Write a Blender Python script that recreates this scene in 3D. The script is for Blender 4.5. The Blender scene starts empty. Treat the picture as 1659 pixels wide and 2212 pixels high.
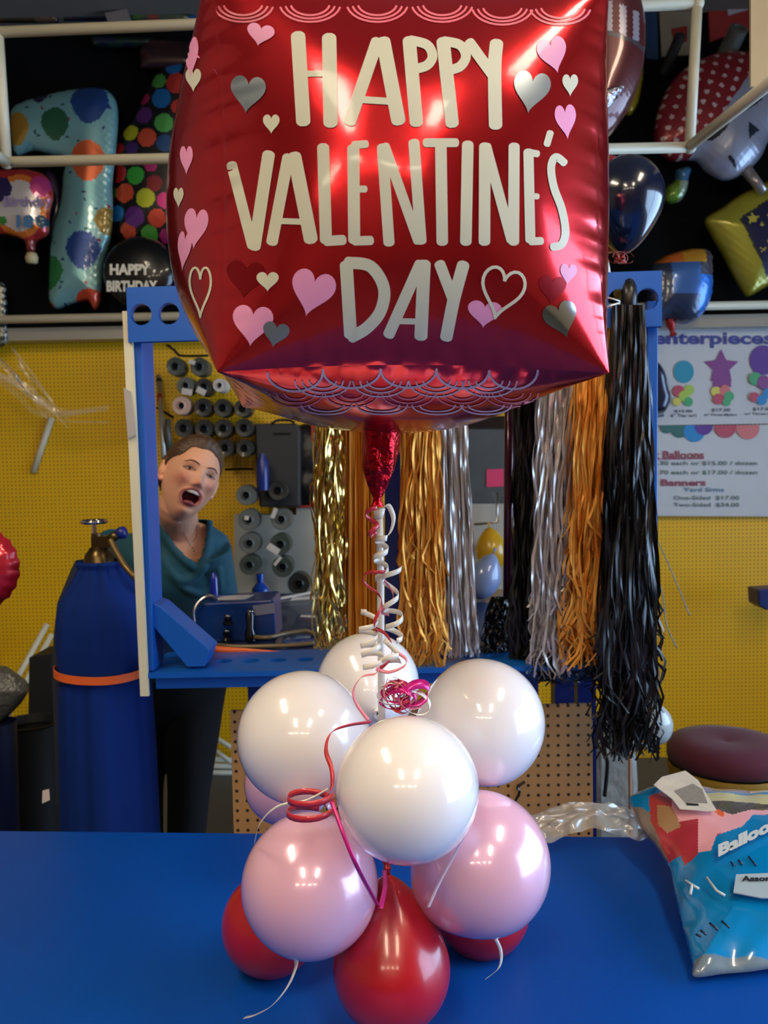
import bpy, bmesh, math, random
import numpy as np
from mathutils import Vector, Matrix, Euler
from mathutils.geometry import delaunay_2d_cdt
S = bpy.context.scene
COL = S.collection
random.seed(7)
PI = math.pi
V3 = Vector
# ---------------------------------------------------------------- camera
F, CX, CY, H0 = 1800.0, 829.5, 1106.0, 1.54
PITCH, ROLL = math.radians(3.4), math.radians(1.1)
_f = V3((0, math.cos(PITCH), -math.sin(PITCH)))
_u0 = V3((0, math.sin(PITCH), math.cos(PITCH)))
_r0 = V3((1, 0, 0))
_r = _r0*math.cos(ROLL) - _u0*math.sin(ROLL)
_u = _u0*math.cos(ROLL) + _r0*math.sin(ROLL)
CAM = V3((0, 0, H0))
def ray(px, py): return _f + _r*((px-CX)/F) + _u*((CY-py)/F)
def at(px, py, Y):
    d = ray(px, py); return CAM + d*(Y/d.y)
def at_z(px, py, z):
    d = ray(px, py); return CAM + d*((z-H0)/d.z)
def at_plane(px, py, p0, n):
    d = ray(px, py); return CAM + d*((p0-CAM).dot(n)/d.dot(n))
def proj(p):
    q = p-CAM; k = q.dot(_f)
    return CX+F*q.dot(_r)/k, CY-F*q.dot(_u)/k
cd = bpy.data.cameras.new('camera'); cam = bpy.data.objects.new('camera', cd); COL.objects.link(cam)
cam.matrix_world = Matrix(((_r.x, _u.x, -_f.x, 0), (_r.y, _u.y, -_f.y, 0), (_r.z, _u.z, -_f.z, H0), (0, 0, 0, 1)))
cd.sensor_fit = 'HORIZONTAL'; cd.sensor_width = 36; cd.lens = 36*F/1659
cd.clip_start = .05; cd.dof.use_dof = True; cd.dof.focus_distance = 1.12; cd.dof.aperture_fstop = 11
S.camera = cam
S.view_settings.view_transform = 'Standard'; S.view_settings.look = 'None'
S.view_settings.exposure = 0.85; S.view_settings.gamma = 1; S.view_settings.use_curve_mapping = False
# ---------------------------------------------------------------- materials
def srgb(r, g, b):
    f = lambda c: (c/255/12.92) if c/255 <= .04045 else ((c/255+.055)/1.055)**2.4
    return (f(r), f(g), f(b), 1)
MATS = {}
def mat(name, col=(128, 128, 128), rough=.5, metal=0, coat=0, sss=0, trans=0, spec=None, bump=0, bscale=60, noise=0, nscale=8, emit=None, estr=0, alpha=1, coatr=.05, stretch=None, attr=False, bdist=.002, sheen=0):
    if name in MATS: return MATS[name]
    m = bpy.data.materials.new(name); m.use_nodes = True
    nt = m.node_tree; b = nt.nodes['Principled BSDF']; L = nt.links
    c = srgb(*col)
    b.inputs['Base Color'].default_value = c
    b.inputs['Roughness'].default_value = rough; b.inputs['Metallic'].default_value = metal
    b.inputs['Coat Weight'].default_value = coat; b.inputs['Coat Roughness'].default_value = coatr
    b.inputs['Transmission Weight'].default_value = trans; b.inputs['Alpha'].default_value = alpha
    if sheen: b.inputs['Sheen Weight'].default_value = sheen
    if sss:
        b.inputs['Subsurface Weight'].default_value = sss; b.inputs['Subsurface Scale'].default_value = .02
        b.inputs['Subsurface Radius'].default_value = (1, .6, .5)
    if spec is not None: b.inputs['Specular IOR Level'].default_value = spec
    if emit: b.inputs['Emission Color'].default_value = srgb(*emit); b.inputs['Emission Strength'].default_value = estr
    if bump or noise:
        tc = nt.nodes.new('ShaderNodeTexCoord'); mp = nt.nodes.new('ShaderNodeMapping')
        L.new(tc.outputs['Object'], mp.inputs[0])
        if stretch: mp.inputs['Scale'].default_value = stretch
    if attr:
        at_ = nt.nodes.new('ShaderNodeAttribute'); at_.attribute_name = 'Col'; L.new(at_.outputs[0], b.inputs['Base Color'])
    elif noise:
        n = nt.nodes.new('ShaderNodeTexNoise'); n.inputs['Scale'].default_value = nscale; n.inputs['Detail'].default_value = 5
        L.new(mp.outputs[0], n.inputs['Vector'])
        mx = nt.nodes.new('ShaderNodeMix'); mx.data_type = 'RGBA'
        mx.inputs[6].default_value = tuple(x*(1-noise) for x in c[:3])+(1,); mx.inputs[7].default_value = tuple(min(1, x*(1+noise)) for x in c[:3])+(1,)
        L.new(n.outputs[0], mx.inputs[0]); L.new(mx.outputs[2], b.inputs['Base Color'])
    if bump:
        n2 = nt.nodes.new('ShaderNodeTexNoise'); n2.inputs['Scale'].default_value = bscale; n2.inputs['Detail'].default_value = 4
        L.new(mp.outputs[0], n2.inputs['Vector'])
        bp = nt.nodes.new('ShaderNodeBump'); bp.inputs['Strength'].default_value = bump; bp.inputs['Distance'].default_value = bdist
        L.new(n2.outputs[0], bp.inputs['Height']); L.new(bp.outputs[0], b.inputs['Normal'])
        if coat: L.new(bp.outputs[0], b.inputs['Coat Normal'])
    MATS[name] = m
    return m
def pegboard(name, col, hole, sp, rad, rough=.45, noise=.08, axes=(0, 2)):
    m = mat(name, col, rough=rough, noise=noise, nscale=3)
    nt = m.node_tree; b = nt.nodes['Principled BSDF']; L = nt.links
    src = b.inputs['Base Color'].links[0].from_socket
    tc = nt.nodes.new('ShaderNodeTexCoord'); sx = nt.nodes.new('ShaderNodeSeparateXYZ'); L.new(tc.outputs['Object'], sx.inputs[0])
    def mth(op, a, bb=None):
        n = nt.nodes.new('ShaderNodeMath'); n.operation = op
        for i, v in enumerate((a, bb)):
            if v is None: continue
            if isinstance(v, (int, float)): n.inputs[i].default_value = v
            else: L.new(v, n.inputs[i])
        return n.outputs[0]
    fs = []
    for ax in axes:
        q = mth('FRACT', mth('DIVIDE', sx.outputs[ax], sp)); fs.append(mth('POWER', mth('SUBTRACT', q, .5), 2))
    d = mth('LESS_THAN', mth('SQRT', mth('ADD', fs[0], fs[1])), rad/sp)
    mx = nt.nodes.new('ShaderNodeMix'); mx.data_type = 'RGBA'
    L.new(d, mx.inputs[0]); L.new(src, mx.inputs[6]); mx.inputs[7].default_value = srgb(*hole); L.new(mx.outputs[2], b.inputs['Base Color'])
    bp = nt.nodes.new('ShaderNodeBump'); bp.inputs['Strength'].default_value = .6; bp.inputs['Distance'].default_value = .002; bp.invert = True
    L.new(d, bp.inputs['Height']); L.new(bp.outputs[0], b.inputs['Normal'])
    return m
def film(name, tint=(235, 235, 235), opac=.25, rough=.1, bump=.6, bscale=30, gloss=None):
    if name in MATS: return MATS[name]
    m = bpy.data.materials.new(name); m.use_nodes = True; nt = m.node_tree; L = nt.links
    nt.nodes.remove(nt.nodes['Principled BSDF']); out = nt.nodes['Material Output']
    tr = nt.nodes.new('ShaderNodeBsdfTransparent'); gl = nt.nodes.new('ShaderNodeBsdfGlossy'); df = nt.nodes.new('ShaderNodeBsdfDiffuse')
    gl.inputs['Roughness'].default_value = rough; df.inputs[0].default_value = srgb(*tint); gl.inputs[0].default_value = (1, 1, 1, 1)
    fr = nt.nodes.new('ShaderNodeFresnel'); fr.inputs[0].default_value = 1.45
    m1 = nt.nodes.new('ShaderNodeMixShader'); m2 = nt.nodes.new('ShaderNodeMixShader')
    m1.inputs[0].default_value = opac; L.new(tr.outputs[0], m1.inputs[1]); L.new(df.outputs[0], m1.inputs[2])
    if gloss is None: L.new(fr.outputs[0], m2.inputs[0])
    else: m2.inputs[0].default_value = gloss
    L.new(m1.outputs[0], m2.inputs[1]) ; L.new(m1.outputs[0], m2.inputs[1]); L.new(gl.outputs[0], m2.inputs[2])
    tc = nt.nodes.new('ShaderNodeTexCoord'); n = nt.nodes.new('ShaderNodeTexNoise'); n.inputs['Scale'].default_value = bscale
    L.new(tc.outputs['Object'], n.inputs['Vector'])
    bp = nt.nodes.new('ShaderNodeBump'); bp.inputs['Strength'].default_value = bump; bp.inputs['Distance'].default_value = .01
    L.new(n.outputs[0], bp.inputs['Height'])
    for q in (gl, fr): L.new(bp.outputs[0], q.inputs['Normal'])
    L.new(m2.outputs[0], out.inputs[0]); MATS[name] = m
    return m
# ---------------------------------------------------------------- geometry
WO = {}   # world origin of every object
class G:
    def __init__(s): s.v = []; s.f = []; s.m = []; s.c = []
    def add(s, vs, fs, mi=0, col=None):
        o = len(s.v); s.v += [V3(p) for p in vs]
        for f in fs:
            s.f.append([i+o for i in f]); s.m.append(mi); s.c.append(col)
        return s
    def box(s, c, d, rz=0, mi=0, rx=0, ry=0):
        R = Euler((rx, ry, rz)).to_matrix(); c = V3(c)
        vs = [c+R@V3((x*d[0]/2, y*d[1]/2, z*d[2]/2)) for x in (-1, 1) for y in (-1, 1) for z in (-1, 1)]
        return s.add(vs, [(0, 1, 3, 2), (4, 6, 7, 5), (0, 4, 5, 1), (2, 3, 7, 6), (0, 2, 6, 4), (1, 5, 7, 3)], mi)
    def prism(s, pts, depth, mi=0):      # pts: 3-D loop, depth: Vector
        n = len(pts); d = V3(depth)
        vs = [V3(p) for p in pts]+[V3(p)+d for p in pts]
        fs = [list(range(n)), list(range(2*n-1, n-1, -1))]+[(i, (i+1) % n, n+(i+1) % n, n+i) for i in range(n)]
        return s.add(vs, fs, mi)
    def pslab(s, pix, Y, depth, mi=0):   # a slab in a plane facing us at distance Y, extruded straight back
        return s.prism([at(x, y, Y) for x, y in pix], (0, depth, 0), mi)
    def tube(s, pts, r, seg=12, caps=True, mi=0, sq=None):
        pts = [V3(p) for p in pts]; n = len(pts); R = r if isinstance(r, (list, tuple)) else [r]*n
        o = []; prev = None
        for i in range(n):
            t = (pts[min(i+1, n-1)]-pts[max(i-1, 0)])
            t = t.normalized() if t.length > 1e-9 else V3((0, 0, 1))
            if prev is None:
                a = V3((0, 0, 1)) if abs(t.z) < .9 else V3((1, 0, 0)); x = t.cross(a).normalized()
            else: x = (prev-t*prev.dot(t)).normalized()
            prev = x; y = t.cross(x)
            for k in range(seg):
                an = 2*PI*k/seg; o.append(pts[i]+(x*math.cos(an)+y*math.sin(an))*R[i])
        fs = [(i*seg+k, i*seg+(k+1) % seg, (i+1)*seg+(k+1) % seg, (i+1)*seg+k) for i in range(n-1) for k in range(seg)]
        if caps: fs += [list(range(seg))[::-1], list(range((n-1)*seg, n*seg))]
        return s.add(o, fs, mi)
    def lathe(s, prof, org, axis=(0, 0, 1), seg=32, mi=0, mod=None, closed=False):  # prof: (r, h)
        a = V3(axis).normalized(); x = a.orthogonal().normalized(); y = a.cross(x); org = V3(org)
        o = []
        for j, (r, h) in enumerate(prof):
            for k in range(seg):
                an = 2*PI*k/seg; rr = r*(mod(an, j/(len(prof)-1)) if mod else 1)
                o.append(org+a*h+(x*math.cos(an)+y*math.sin(an))*rr)
        n = len(prof)
        fs = [(i*seg+k, i*seg+(k+1) % seg, (i+1)*seg+(k+1) % seg, (i+1)*seg+k) for i in range(n-1) for k in range(seg)]
        if closed: fs += [((n-1)*seg+k, (n-1)*seg+(k+1) % seg, (k+1) % seg, k) for k in range(seg)]
        return s.add(o, fs, mi)
    def ball(s, c, r, seg=20, rings=12, mi=0, R=None):
        r = r if isinstance(r, (tuple, list)) else (r, r, r); c = V3(c); o = []
        for j in range(rings+1):
            th = PI*j/rings
            for k in range(seg):
                an = 2*PI*k/seg; p = V3((r[0]*math.sin(th)*math.cos(an), r[1]*math.sin(th)*math.sin(an), r[2]*math.cos(th)))
                o.append(c+(R@p if R else p))
        fs = [(i*seg+k, (i+1)*seg+k, (i+1)*seg+(k+1) % seg, i*seg+(k+1) % seg) for i in range(rings) for k in range(seg)]
        return s.add(o, fs, mi)
    def strip(s, pts, w, side=None, mi=0, thick=0):
        pts = [V3(p) for p in pts]; n = len(pts); o = []
        for i in range(n):
            t = (pts[min(i+1, n-1)]-pts[max(i-1, 0)]).normalized()
            sd = side[i] if isinstance(side, list) else side
            if sd is None: sd = t.cross(V3((0, 1, 0)))
            sd = V3(sd); sd = sd.normalized() if sd.length > 1e-6 else V3((1, 0, 0))
            ww = w[i] if isinstance(w, list) else w
            o += [pts[i]-sd*ww/2, pts[i]+sd*ww/2]
        return s.add(o, [(2*i, 2*i+1, 2*i+3, 2*i+2) for i in range(n-1)], mi)
    def build(s, name, m, parent=None, label=None, cat=None, group=None, kind=None, smooth=False, merge=True, bevel=0, sub=0, solid=0, auto=None, origin=None):
        if parent is None:
            if origin is None:
                xs = [p.x for p in s.v]; ys = [p.y for p in s.v]; zs = [p.z for p in s.v]
                origin = V3(((min(xs)+max(xs))/2, (min(ys)+max(ys))/2, min(zs)))
            org = V3(origin)
        else: org = WO[parent]
        me = bpy.data.meshes.new(name)
        me.from_pydata([p-org for p in s.v], [], s.f)
        ms = m if isinstance(m, (list, tuple)) else [m]
        for q in ms: me.materials.append(q)
        me.polygons.foreach_set('material_index', s.m)
        if any(c is not None for c in s.c):
            ca = me.color_attributes.new('Col', 'FLOAT_COLOR', 'CORNER')
            buf = []
            for p, c in zip(me.polygons, s.c): buf += list(c or (1, 1, 1, 1))*p.loop_total
            ca.data.foreach_set('color', buf)
        bm = bmesh.new(); bm.from_mesh(me)
        if merge: bmesh.ops.remove_doubles(bm, verts=bm.verts, dist=1e-5)
        bmesh.ops.recalc_face_normals(bm, faces=bm.faces)
        for f in bm.faces: f.smooth = bool(smooth)
        if auto:
            for e in bm.edges:
                if len(e.link_faces) == 2 and e.calc_face_angle(0) > auto: e.smooth = False
        bm.to_mesh(me); bm.free()
        o = bpy.data.objects.new(name, me); COL.objects.link(o)
        if parent is None: o.location = org
        else: o.parent = parent
        WO[o] = org
        tag(o, label, cat, group, kind)
        if solid:
            k = o.modifiers.new('thick', 'SOLIDIFY'); k.thickness = solid; k.offset = 0
        if bevel:
            k = o.modifiers.new('bev', 'BEVEL'); k.width = bevel; k.segments = 2; k.limit_method = 'ANGLE'
        if sub:
            k = o.modifiers.new('sub', 'SUBSURF'); k.levels = sub; k.render_levels = sub
        return o
def tag(o, label=None, cat=None, group=None, kind=None):
    if label: o['label'] = label
    if cat: o['category'] = cat
    if group: o['group'] = group
    if kind: o['kind'] = kind
def thing(name, loc, label, cat, group=None):
    o = bpy.data.objects.new(name, None); COL.objects.link(o); o.location = V3(loc); o.empty_display_size = .05
    WO[o] = V3(loc); tag(o, label, cat, group); return o
def catmull(pts, n=8):
    pts = [V3(p) for p in pts]; P = [pts[0]]+pts+[pts[-1]]; o = []
    for i in range(1, len(P)-2):
        a, b, c, d = P[i-1], P[i], P[i+1], P[i+2]
        for k in range(n):
            t = k/n; o.append(.5*((2*b)+(c-a)*t+(2*a-5*b+4*c-d)*t*t+(3*b-a-3*c+d)*t**3))
    o.append(pts[-1]); return o
def sm(a, b, x):
    t = max(0, min(1, (x-a)/(b-a))); return t*t*(3-2*t)
def inpoly(x, y, P):
    r = False; j = len(P)-1
    for i in range(len(P)):
        if (P[i][1] > y) != (P[j][1] > y) and x < (P[j][0]-P[i][0])*(y-P[i][1])/(P[j][1]-P[i][1])+P[i][0]: r = not r
        j = i
    return r
def text_verts(s, size=1, bold=0, res=3):
    cu = bpy.data.curves.new('t', 'FONT'); cu.body = s; cu.size = size; cu.resolution_u = res; cu.offset = bold; cu.align_x = 'LEFT'
    ob = bpy.data.objects.new('t', cu); COL.objects.link(ob); bpy.context.view_layer.update()
    dg = bpy.context.evaluated_depsgraph_get(); me = bpy.data.meshes.new_from_object(ob.evaluated_get(dg))
    vs = [tuple(v.co[:2]) for v in me.vertices]; fs = [tuple(p.vertices) for p in me.polygons]
    bpy.data.objects.remove(ob); bpy.data.meshes.remove(me); bpy.data.curves.remove(cu)
    return vs, fs
def ptext(g, s, x0, y0, x1, y1, Y, mi=0, bold=.01, mapf=None):   # text fitted to a pixel box on the plane at Y
    vs, fs = text_verts(s, 1, bold)
    ax, bx = min(v[0] for v in vs), max(v[0] for v in vs); ay, by = min(v[1] for v in vs), max(v[1] for v in vs)
    mp = mapf or (lambda px, py: at(px, py, Y))
    g.add([mp(x0+(v[0]-ax)/(bx-ax)*(x1-x0), y1-(v[1]-ay)/(by-ay)*(y1-y0)) for v in vs], fs, mi)
# ---------------------------------------------------------------- inflated foil shapes
PRINT = mat('foil_print', rough=.3, metal=.35, coat=.6, attr=True)
PRINTM = mat('matte_print', rough=.45, attr=True)
def foil(name, label, cat, outline, Y, puff, colf, step=7, m=None, parent=None, group=None, mapf=None, back=.5, wr=.0015, wf=.35, smoothcurve=True, n_hint=None, origin=None):
    if smoothcurve:
        pts = [V3((x, y, 0)) for x, y in outline]; pts = pts[-1:]+pts+pts[:2]
        q = catmull(pts, 6)[6:-6]; P = [(p.x, p.y) for p in q]
        o2 = [P[0]]
        for p in P[1:]:
            if math.dist(p, o2[-1]) > step*.5: o2.append(p)
        if math.dist(o2[0], o2[-1]) < step*.5: o2.pop()
        P = o2
    else:
        P = []
        for i, a in enumerate(outline):
            b = outline[(i+1) % len(outline)]; k = max(1, int(math.dist(a, b)/step))
            P += [(a[0]+(b[0]-a[0])*j/k, a[1]+(b[1]-a[1])*j/k) for j in range(k)]
    A = np.array(P); B = np.roll(A, -1, 0); AB = B-A; L2 = (AB**2).sum(1)+1e-9
    def dist(p):
        t = np.clip(((p-A)*AB).sum(1)/L2, 0, 1); return np.sqrt((((A+AB*t[:, None])-p)**2).sum(1).min())
    x0, y0 = A.min(0); x1, y1 = A.max(0); inner = []
    yy = y0; r = 0
    while yy < y1:
        xx = x0+(step/2 if r % 2 else 0)
        while xx < x1:
            if inpoly(xx, yy, P) and dist(np.array((xx, yy))) > step*.45: inner.append((xx, yy))
            xx += step
        yy += step*.87; r += 1
    vc = [V3(p) for p in P+inner]; n = len(P)
    vv, ee, ff, _, _, _ = delaunay_2d_cdt(vc, [(i, (i+1) % n) for i in range(n)], [], 1, 1e-4)
    D = [dist(np.array((p.x, p.y))) for p in vv]; dm = max(D)
    mp = mapf or (lambda px, py: at(px, py, Y))
    nh = n_hint or V3((0, -1, 0))
    g = G(); fr = []; bk = []
    rnd = random.Random(len(P))
    ph = rnd.random()*6
    for p, d in zip(vv, D):
        q = mp(p.x, p.y); h = puff*math.sqrt(max(0, 1-(1-min(1, d/(dm*.9)))**2)); 
        edge = math.exp(-d/(dm*.25))*(1 if d > .5 else 0)
        h += wr*edge*math.sin(wf*(p.x*1.3+p.y)+ph)+wr*edge*math.sin(wf*.94*(p.x-p.y*1.2))
        fr.append(q+nh*h); bk.append(q-nh*h*back)
    o = len(g.v); g.v += fr+bk; N = len(vv)
    for f in ff:
        cx = sum(vv[i].x for i in f)/len(f); cy = sum(vv[i].y for i in f)/len(f)
        c = colf(cx, cy); c = srgb(*c)
        g.f.append(list(f)); g.m.append(0); g.c.append(c)
        g.f.append([i+N for i in f][::-1]); g.m.append(0); g.c.append(c)
    return g.build(name, m or PRINT, parent, label, cat, group, smooth=True, origin=origin)
# ---------------------------------------------------------------- latex balloons
def balloon(name, c, r, knot, m, label, group=None, cat='balloon', ry=1.0, tail=1.22, kr=.11, knotm=None):
    c = V3(c); ax = -V3(knot).normalized()       # axis points away from the knot
    prof = []
    N = 40
    for i in range(N+1):
        th = PI*i/N
        rr = math.sin(th); h = math.cos(th)
        if th > PI/2:
            k = (th-PI/2)/(PI/2); h *= 1+(tail-1)*k; rr *= 1-.16*math.sin(PI*k)*k
            rr = max(rr, kr*.35*sm(.8, 1, k))
        prof.append((max(rr*r, 1e-4), h*r*ry))
    t = thing(name, c-V3((0, 0, r)), label, cat, group)
    g = G(); g.lathe(prof, c, ax, seg=56); g.build('balloon_skin', m, t, smooth=True)
    k0 = c-ax*r*ry*tail
    g = G(); g.lathe([(.001, .004), (r*.05, .003), (r*.045, -.004), (r*.07, -.007), (r*.06, -.011), (r*.04, -.009), (r*.10, -.018), (r*.115, -.021), (r*.02, -.012)], k0, ax, seg=16)
    g.build('knot', knotm or m, t, smooth=True)
    return t
# ================================================================ setting
YW = 4.2
yel = pegboard('yellow_pegboard', (226, 176, 8), (96, 66, 2), .0196, .0033)
blk = mat('black_backdrop', (6, 6, 9), rough=.9, noise=.4, nscale=10, spec=.15)
conc = mat('floor_grey', (70, 72, 74), rough=.5, noise=.25, nscale=6)
zs = 2.22
def struct(name, g, m, **k): return g.build(name, m, kind='structure', **k)
g = G(); g.box((0, 0, -.05), (8, 9.2, .1)); struct('floor', g, conc)
g = G(); g.box((0, YW+.05, zs/2), (8, .1, zs)); struct('wall_back', g, yel)
g = G(); g.box((0, YW+.05, (zs+3.7)/2), (8, .1, 3.7-zs)); struct('wall_back_upper', g, blk)
wcol = mat('wall_paint', (150, 140, 122), rough=.7, noise=.05)
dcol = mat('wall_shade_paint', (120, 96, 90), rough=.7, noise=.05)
g = G(); g.box((-3.95, 0, 1.85), (.1, 9.2, 3.7)); struct('wall_left', g, wcol)
g = G(); g.box((0, -4.55, 1.85), (8, .1, 3.7)); struct('wall_front', g, dcol)
g = G(); g.box((0, 0, 3.75), (8, 9.2, .1)); struct('ceiling', g, mat('ceiling_paint', (126, 118, 108), rough=.8))
# right wall with a shop window
xR = 3.6; w0, w1, wz0, wz1 = -1.0, 3.4, .5, 2.7
g = G(); g.box((xR+.05, (w1+4.6)/2, 1.85), (.1, 4.6-w1, 3.7)); g.box((xR+.05, (w0-4.6)/2, 1.85), (.1, w0+4.6, 3.7))
g.box((xR+.05, (w0+w1)/2, wz0/2), (.1, w1-w0, wz0)); g.box((xR+.05, (w0+w1)/2, (wz1+3.7)/2), (.1, w1-w0, 3.7-wz1)); struct('wall_right', g, wcol)
g = G()
for yy in (w0, (w0+w1)/2, w1): g.box((xR+.05, yy, (wz0+wz1)/2), (.08, .07, wz1-wz0))
for zz in (wz0, wz1): g.box((xR+.05, (w0+w1)/2, zz), (.08, w1-w0, .07))
win = struct('window_1', g, mat('window_frame', (170, 172, 175), rough=.4, metal=.6))
g = G(); g.box((xR+.05, (w0+w1)/2, (wz0+wz1)/2), (.006, w1-w0, wz1-wz0)); g.build('pane', film('window_glass', opac=.0, bump=0, rough=.01), win)
wd = bpy.data.worlds.new('World'); S.world = wd; wd.use_nodes = True
bg = wd.node_tree.nodes['Background']; bg.inputs[0].default_value = (.46, .68, 1, 1); bg.inputs[1].default_value = 5.0
pl = bpy.data.lights.new('daylight_portal', 'AREA'); pl.shape = 'RECTANGLE'; pl.size = w1-w0; pl.size_y = wz1-wz0; pl.cycles.is_portal = True
po = bpy.data.objects.new('daylight_portal', pl); COL.objects.link(po); po.location = (xR+.12, (w0+w1)/2, (wz0+wz1)/2); po.rotation_euler = (0, PI/2, 0); po.rotation_euler = Euler((PI/2, 0, PI/2)).to_matrix().to_euler()
# lamps
lampm = mat('lamp_diffuser', (255, 240, 215), emit=(255, 236, 205), estr=16)
lamph = mat('lamp_housing', (190, 190, 188), rough=.4)
lamps = [(-1.35, .55, 3.55, .34, 1.2), (1.55, .35, 3.55, .3, 1.2), (-1.5, -3.3, 3.2, .5, .25), (-.62, -3.3, 3.2, .4, .25), (.2, -3.3, 3.2, .4, .25), (.95, -3.3, 3.2, .35, .25),
         (-.6, -1.6, 3.55, .3, 1.2), (.9, -1.6, 3.55, .3, 1.2)]
names = ['over the left of the counter', 'over the right of the counter', 'far left of the row behind the camera', 'second of the row behind the camera', 'third of the row behind the camera', 'far right of the row behind the camera', 'left of the pair behind the counter side', 'right of the pair behind the counter side']
for (x, y, z, w, l), nm in zip(lamps, names):
    t = thing('ceiling_light', (x, y, z), 'white ceiling light fixture, '+nm, 'lamp', 'ceiling lights of the shop')
    g = G(); g.box((x, y, (z+3.7)/2+.02), (w+.06, l+.06, 3.7-z-.04)); g.build('housing', lamph, t)
    g = G(); g.box((x, y, z), (w, l, .04)); g.build('diffuser', lampm, t)
# ledge and rails along the back wall, under the black backdrop
pvc = mat('white_pvc', (205, 200, 176), rough=.4, noise=.04, nscale=20)
steel = mat('chrome', (200, 200, 200), rough=.18, metal=1)
g = G(); g.tube([(-3.6, 4.02, 2.255), (3.4, 4.02, 2.255)], .02, 12)
g.build('wall_rail', pvc, label='long white plastic pipe running along the foot of the black backdrop', cat='pipe', smooth=True)
g = G(); g.box((0, 4.14, 2.195), (7.4, .1, .06)); struct('trim_1', g, mat('trim_metal', (188, 184, 172), rough=.3, metal=.7))
# ================================================================ blue counter in front
ZT = .76
blue_top = mat('blue_laminate', (0, 72, 166), rough=.4, noise=.06, nscale=4, spec=.3)
pA, pB = at_z(0, 1794, ZT), at_z(1440, 1808, ZT)
dv = (pB-pA).normalized(); nv = V3((dv.y, -dv.x, 0))
cor = [pA-dv*1.6, pB+dv*1.4, pB+dv*1.4+nv*1.5, pA-dv*1.6+nv*1.5]
g = G(); g.prism([p-V3((0, 0, .035)) for p in cor], (0, 0, .035))
CT = thing('counter', (0, 1.2, 0), 'long blue laminate counter the balloon centrepiece stands on', 'counter')
g.build('worktop', blue_top, CT, bevel=.003)
g = G(); ins = [pA-dv*1.5-(-nv)*.0+nv*.05, pB+dv*1.3+nv*.05, pB+dv*1.3+nv*1.3, pA-dv*1.5+nv*1.3]
g.prism([V3((p.x, p.y, .0)) for p in ins], (0, 0, ZT-.035)); g.build('cabinet', mat('counter_body', (12, 60, 140), rough=.5), CT)
# ================================================================ foil cube
CC = V3((.020, 1.168, 1.858)); HS = .222; YAW = math.radians(6.0)
CR = Euler((math.radians(-1.0), math.radians(.6), YAW)).to_matrix()
AX = {'front': (V3((0, -1, 0)), V3((1, 0, 0)), V3((0, 0, 1))), 'back': (V3((0, 1, 0)), V3((-1, 0, 0)), V3((0, 0, 1))),
      'left': (V3((-1, 0, 0)), V3((0, -1, 0)), V3((0, 0, 1))), 'right': (V3((1, 0, 0)), V3((0, 1, 0)), V3((0, 0, 1))),
      'bottom': (V3((0, 0, -1)), V3((1, 0, 0)), V3((0, -1, 0))), 'top': (V3((0, 0, 1)), V3((1, 0, 0)), V3((0, 1, 0)))}
BU = {'front': .30, 'back': .3, 'left': .36, 'right': .24, 'bottom': .25, 'top': .3}
EC = .045
def cube_pt(face, a, b, off=0):
    n, ea, eb = AX[face]
    qa = max(1e-4, 1-a*a); qb = max(1e-4, 1-b*b)
    k = 2.2; h = (qa**-k+qb**-k)**(-1/k)*2**(1/k)
    h = .75*h**.9+.25*qa*qb
    ed = qb*a*a+qa*b*b
    ea_, eb_ = 1-abs(a), 1-abs(b)
    w = .010*math.sin(b*58+math.sin(b*17)*2)*math.exp(-ea_/.07)*min(1, ea_/.02)*qb
    w += .010*math.sin(a*58+math.sin(a*19)*2)*math.exp(-eb_/.07)*min(1, eb_/.02)*qa
    w += .0022*math.sin(a*13+b*4)*math.sin(b*11-a*3)*qa*qb
    pn = 1+BU[face]*h-EC*ed+w+off
    p = n*pn+ea*(a*(1-EC*qb))+eb*(b*(1-EC*qa))
    return CC+CR@(p*HS)
foilred = mat('red_foil', (222, 40, 48), rough=.19, metal=.85, coat=.55, coatr=.09, bump=.12, bscale=14, bdist=.004, spec=.5)
_bs = foilred.node_tree.nodes['Principled BSDF']
CUBE = thing('foil_cube_balloon', CC-V3((0, 0, HS*1.3)), 'large red cube-shaped foil balloon lettered Happy Valentine\'s Day', 'balloon')
g = G(); N = 72
def warp(t): return math.copysign(1-(1-abs(t))**1.25, t)
for fc in AX:
    vs = [cube_pt(fc, warp(-1+2*i/N), warp(-1+2*j/N)) for j in range(N+1) for i in range(N+1)]
    g.add(vs, [(j*(N+1)+i, j*(N+1)+i+1, (j+1)*(N+1)+i+1, (j+1)*(N+1)+i) for j in range(N) for i in range(N)])
me = g.build('cube_skin', foilred, CUBE, smooth=True).data
def face_ab(face, px, py):
    a, b = (.75, 0.0) if face == 'left' else (0.0, 0.0)
    for _ in range(14):
        x, y = proj(cube_pt(face, a, b)); ex, ey = px-x, py-y
        if abs(ex)+abs(ey) < .05: break
        e = 1e-3; xa, ya = proj(cube_pt(face, a+e, b)); xb, yb = proj(cube_pt(face, a, b+e))
        j11, j12, j21, j22 = (xa-x)/e, (xb-x)/e, (ya-y)/e, (yb-y)/e; D = j11*j22-j12*j21
        if abs(D) < 1e-6: break
        a += max(-.3, min(.3, (ex*j22-ey*j12)/D)); b += max(-.3, min(.3, (ey*j11-ex*j21)/D)); a = max(-.995, min(.995, a)); b = max(-.995, min(.995, b))
    return a, b
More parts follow.
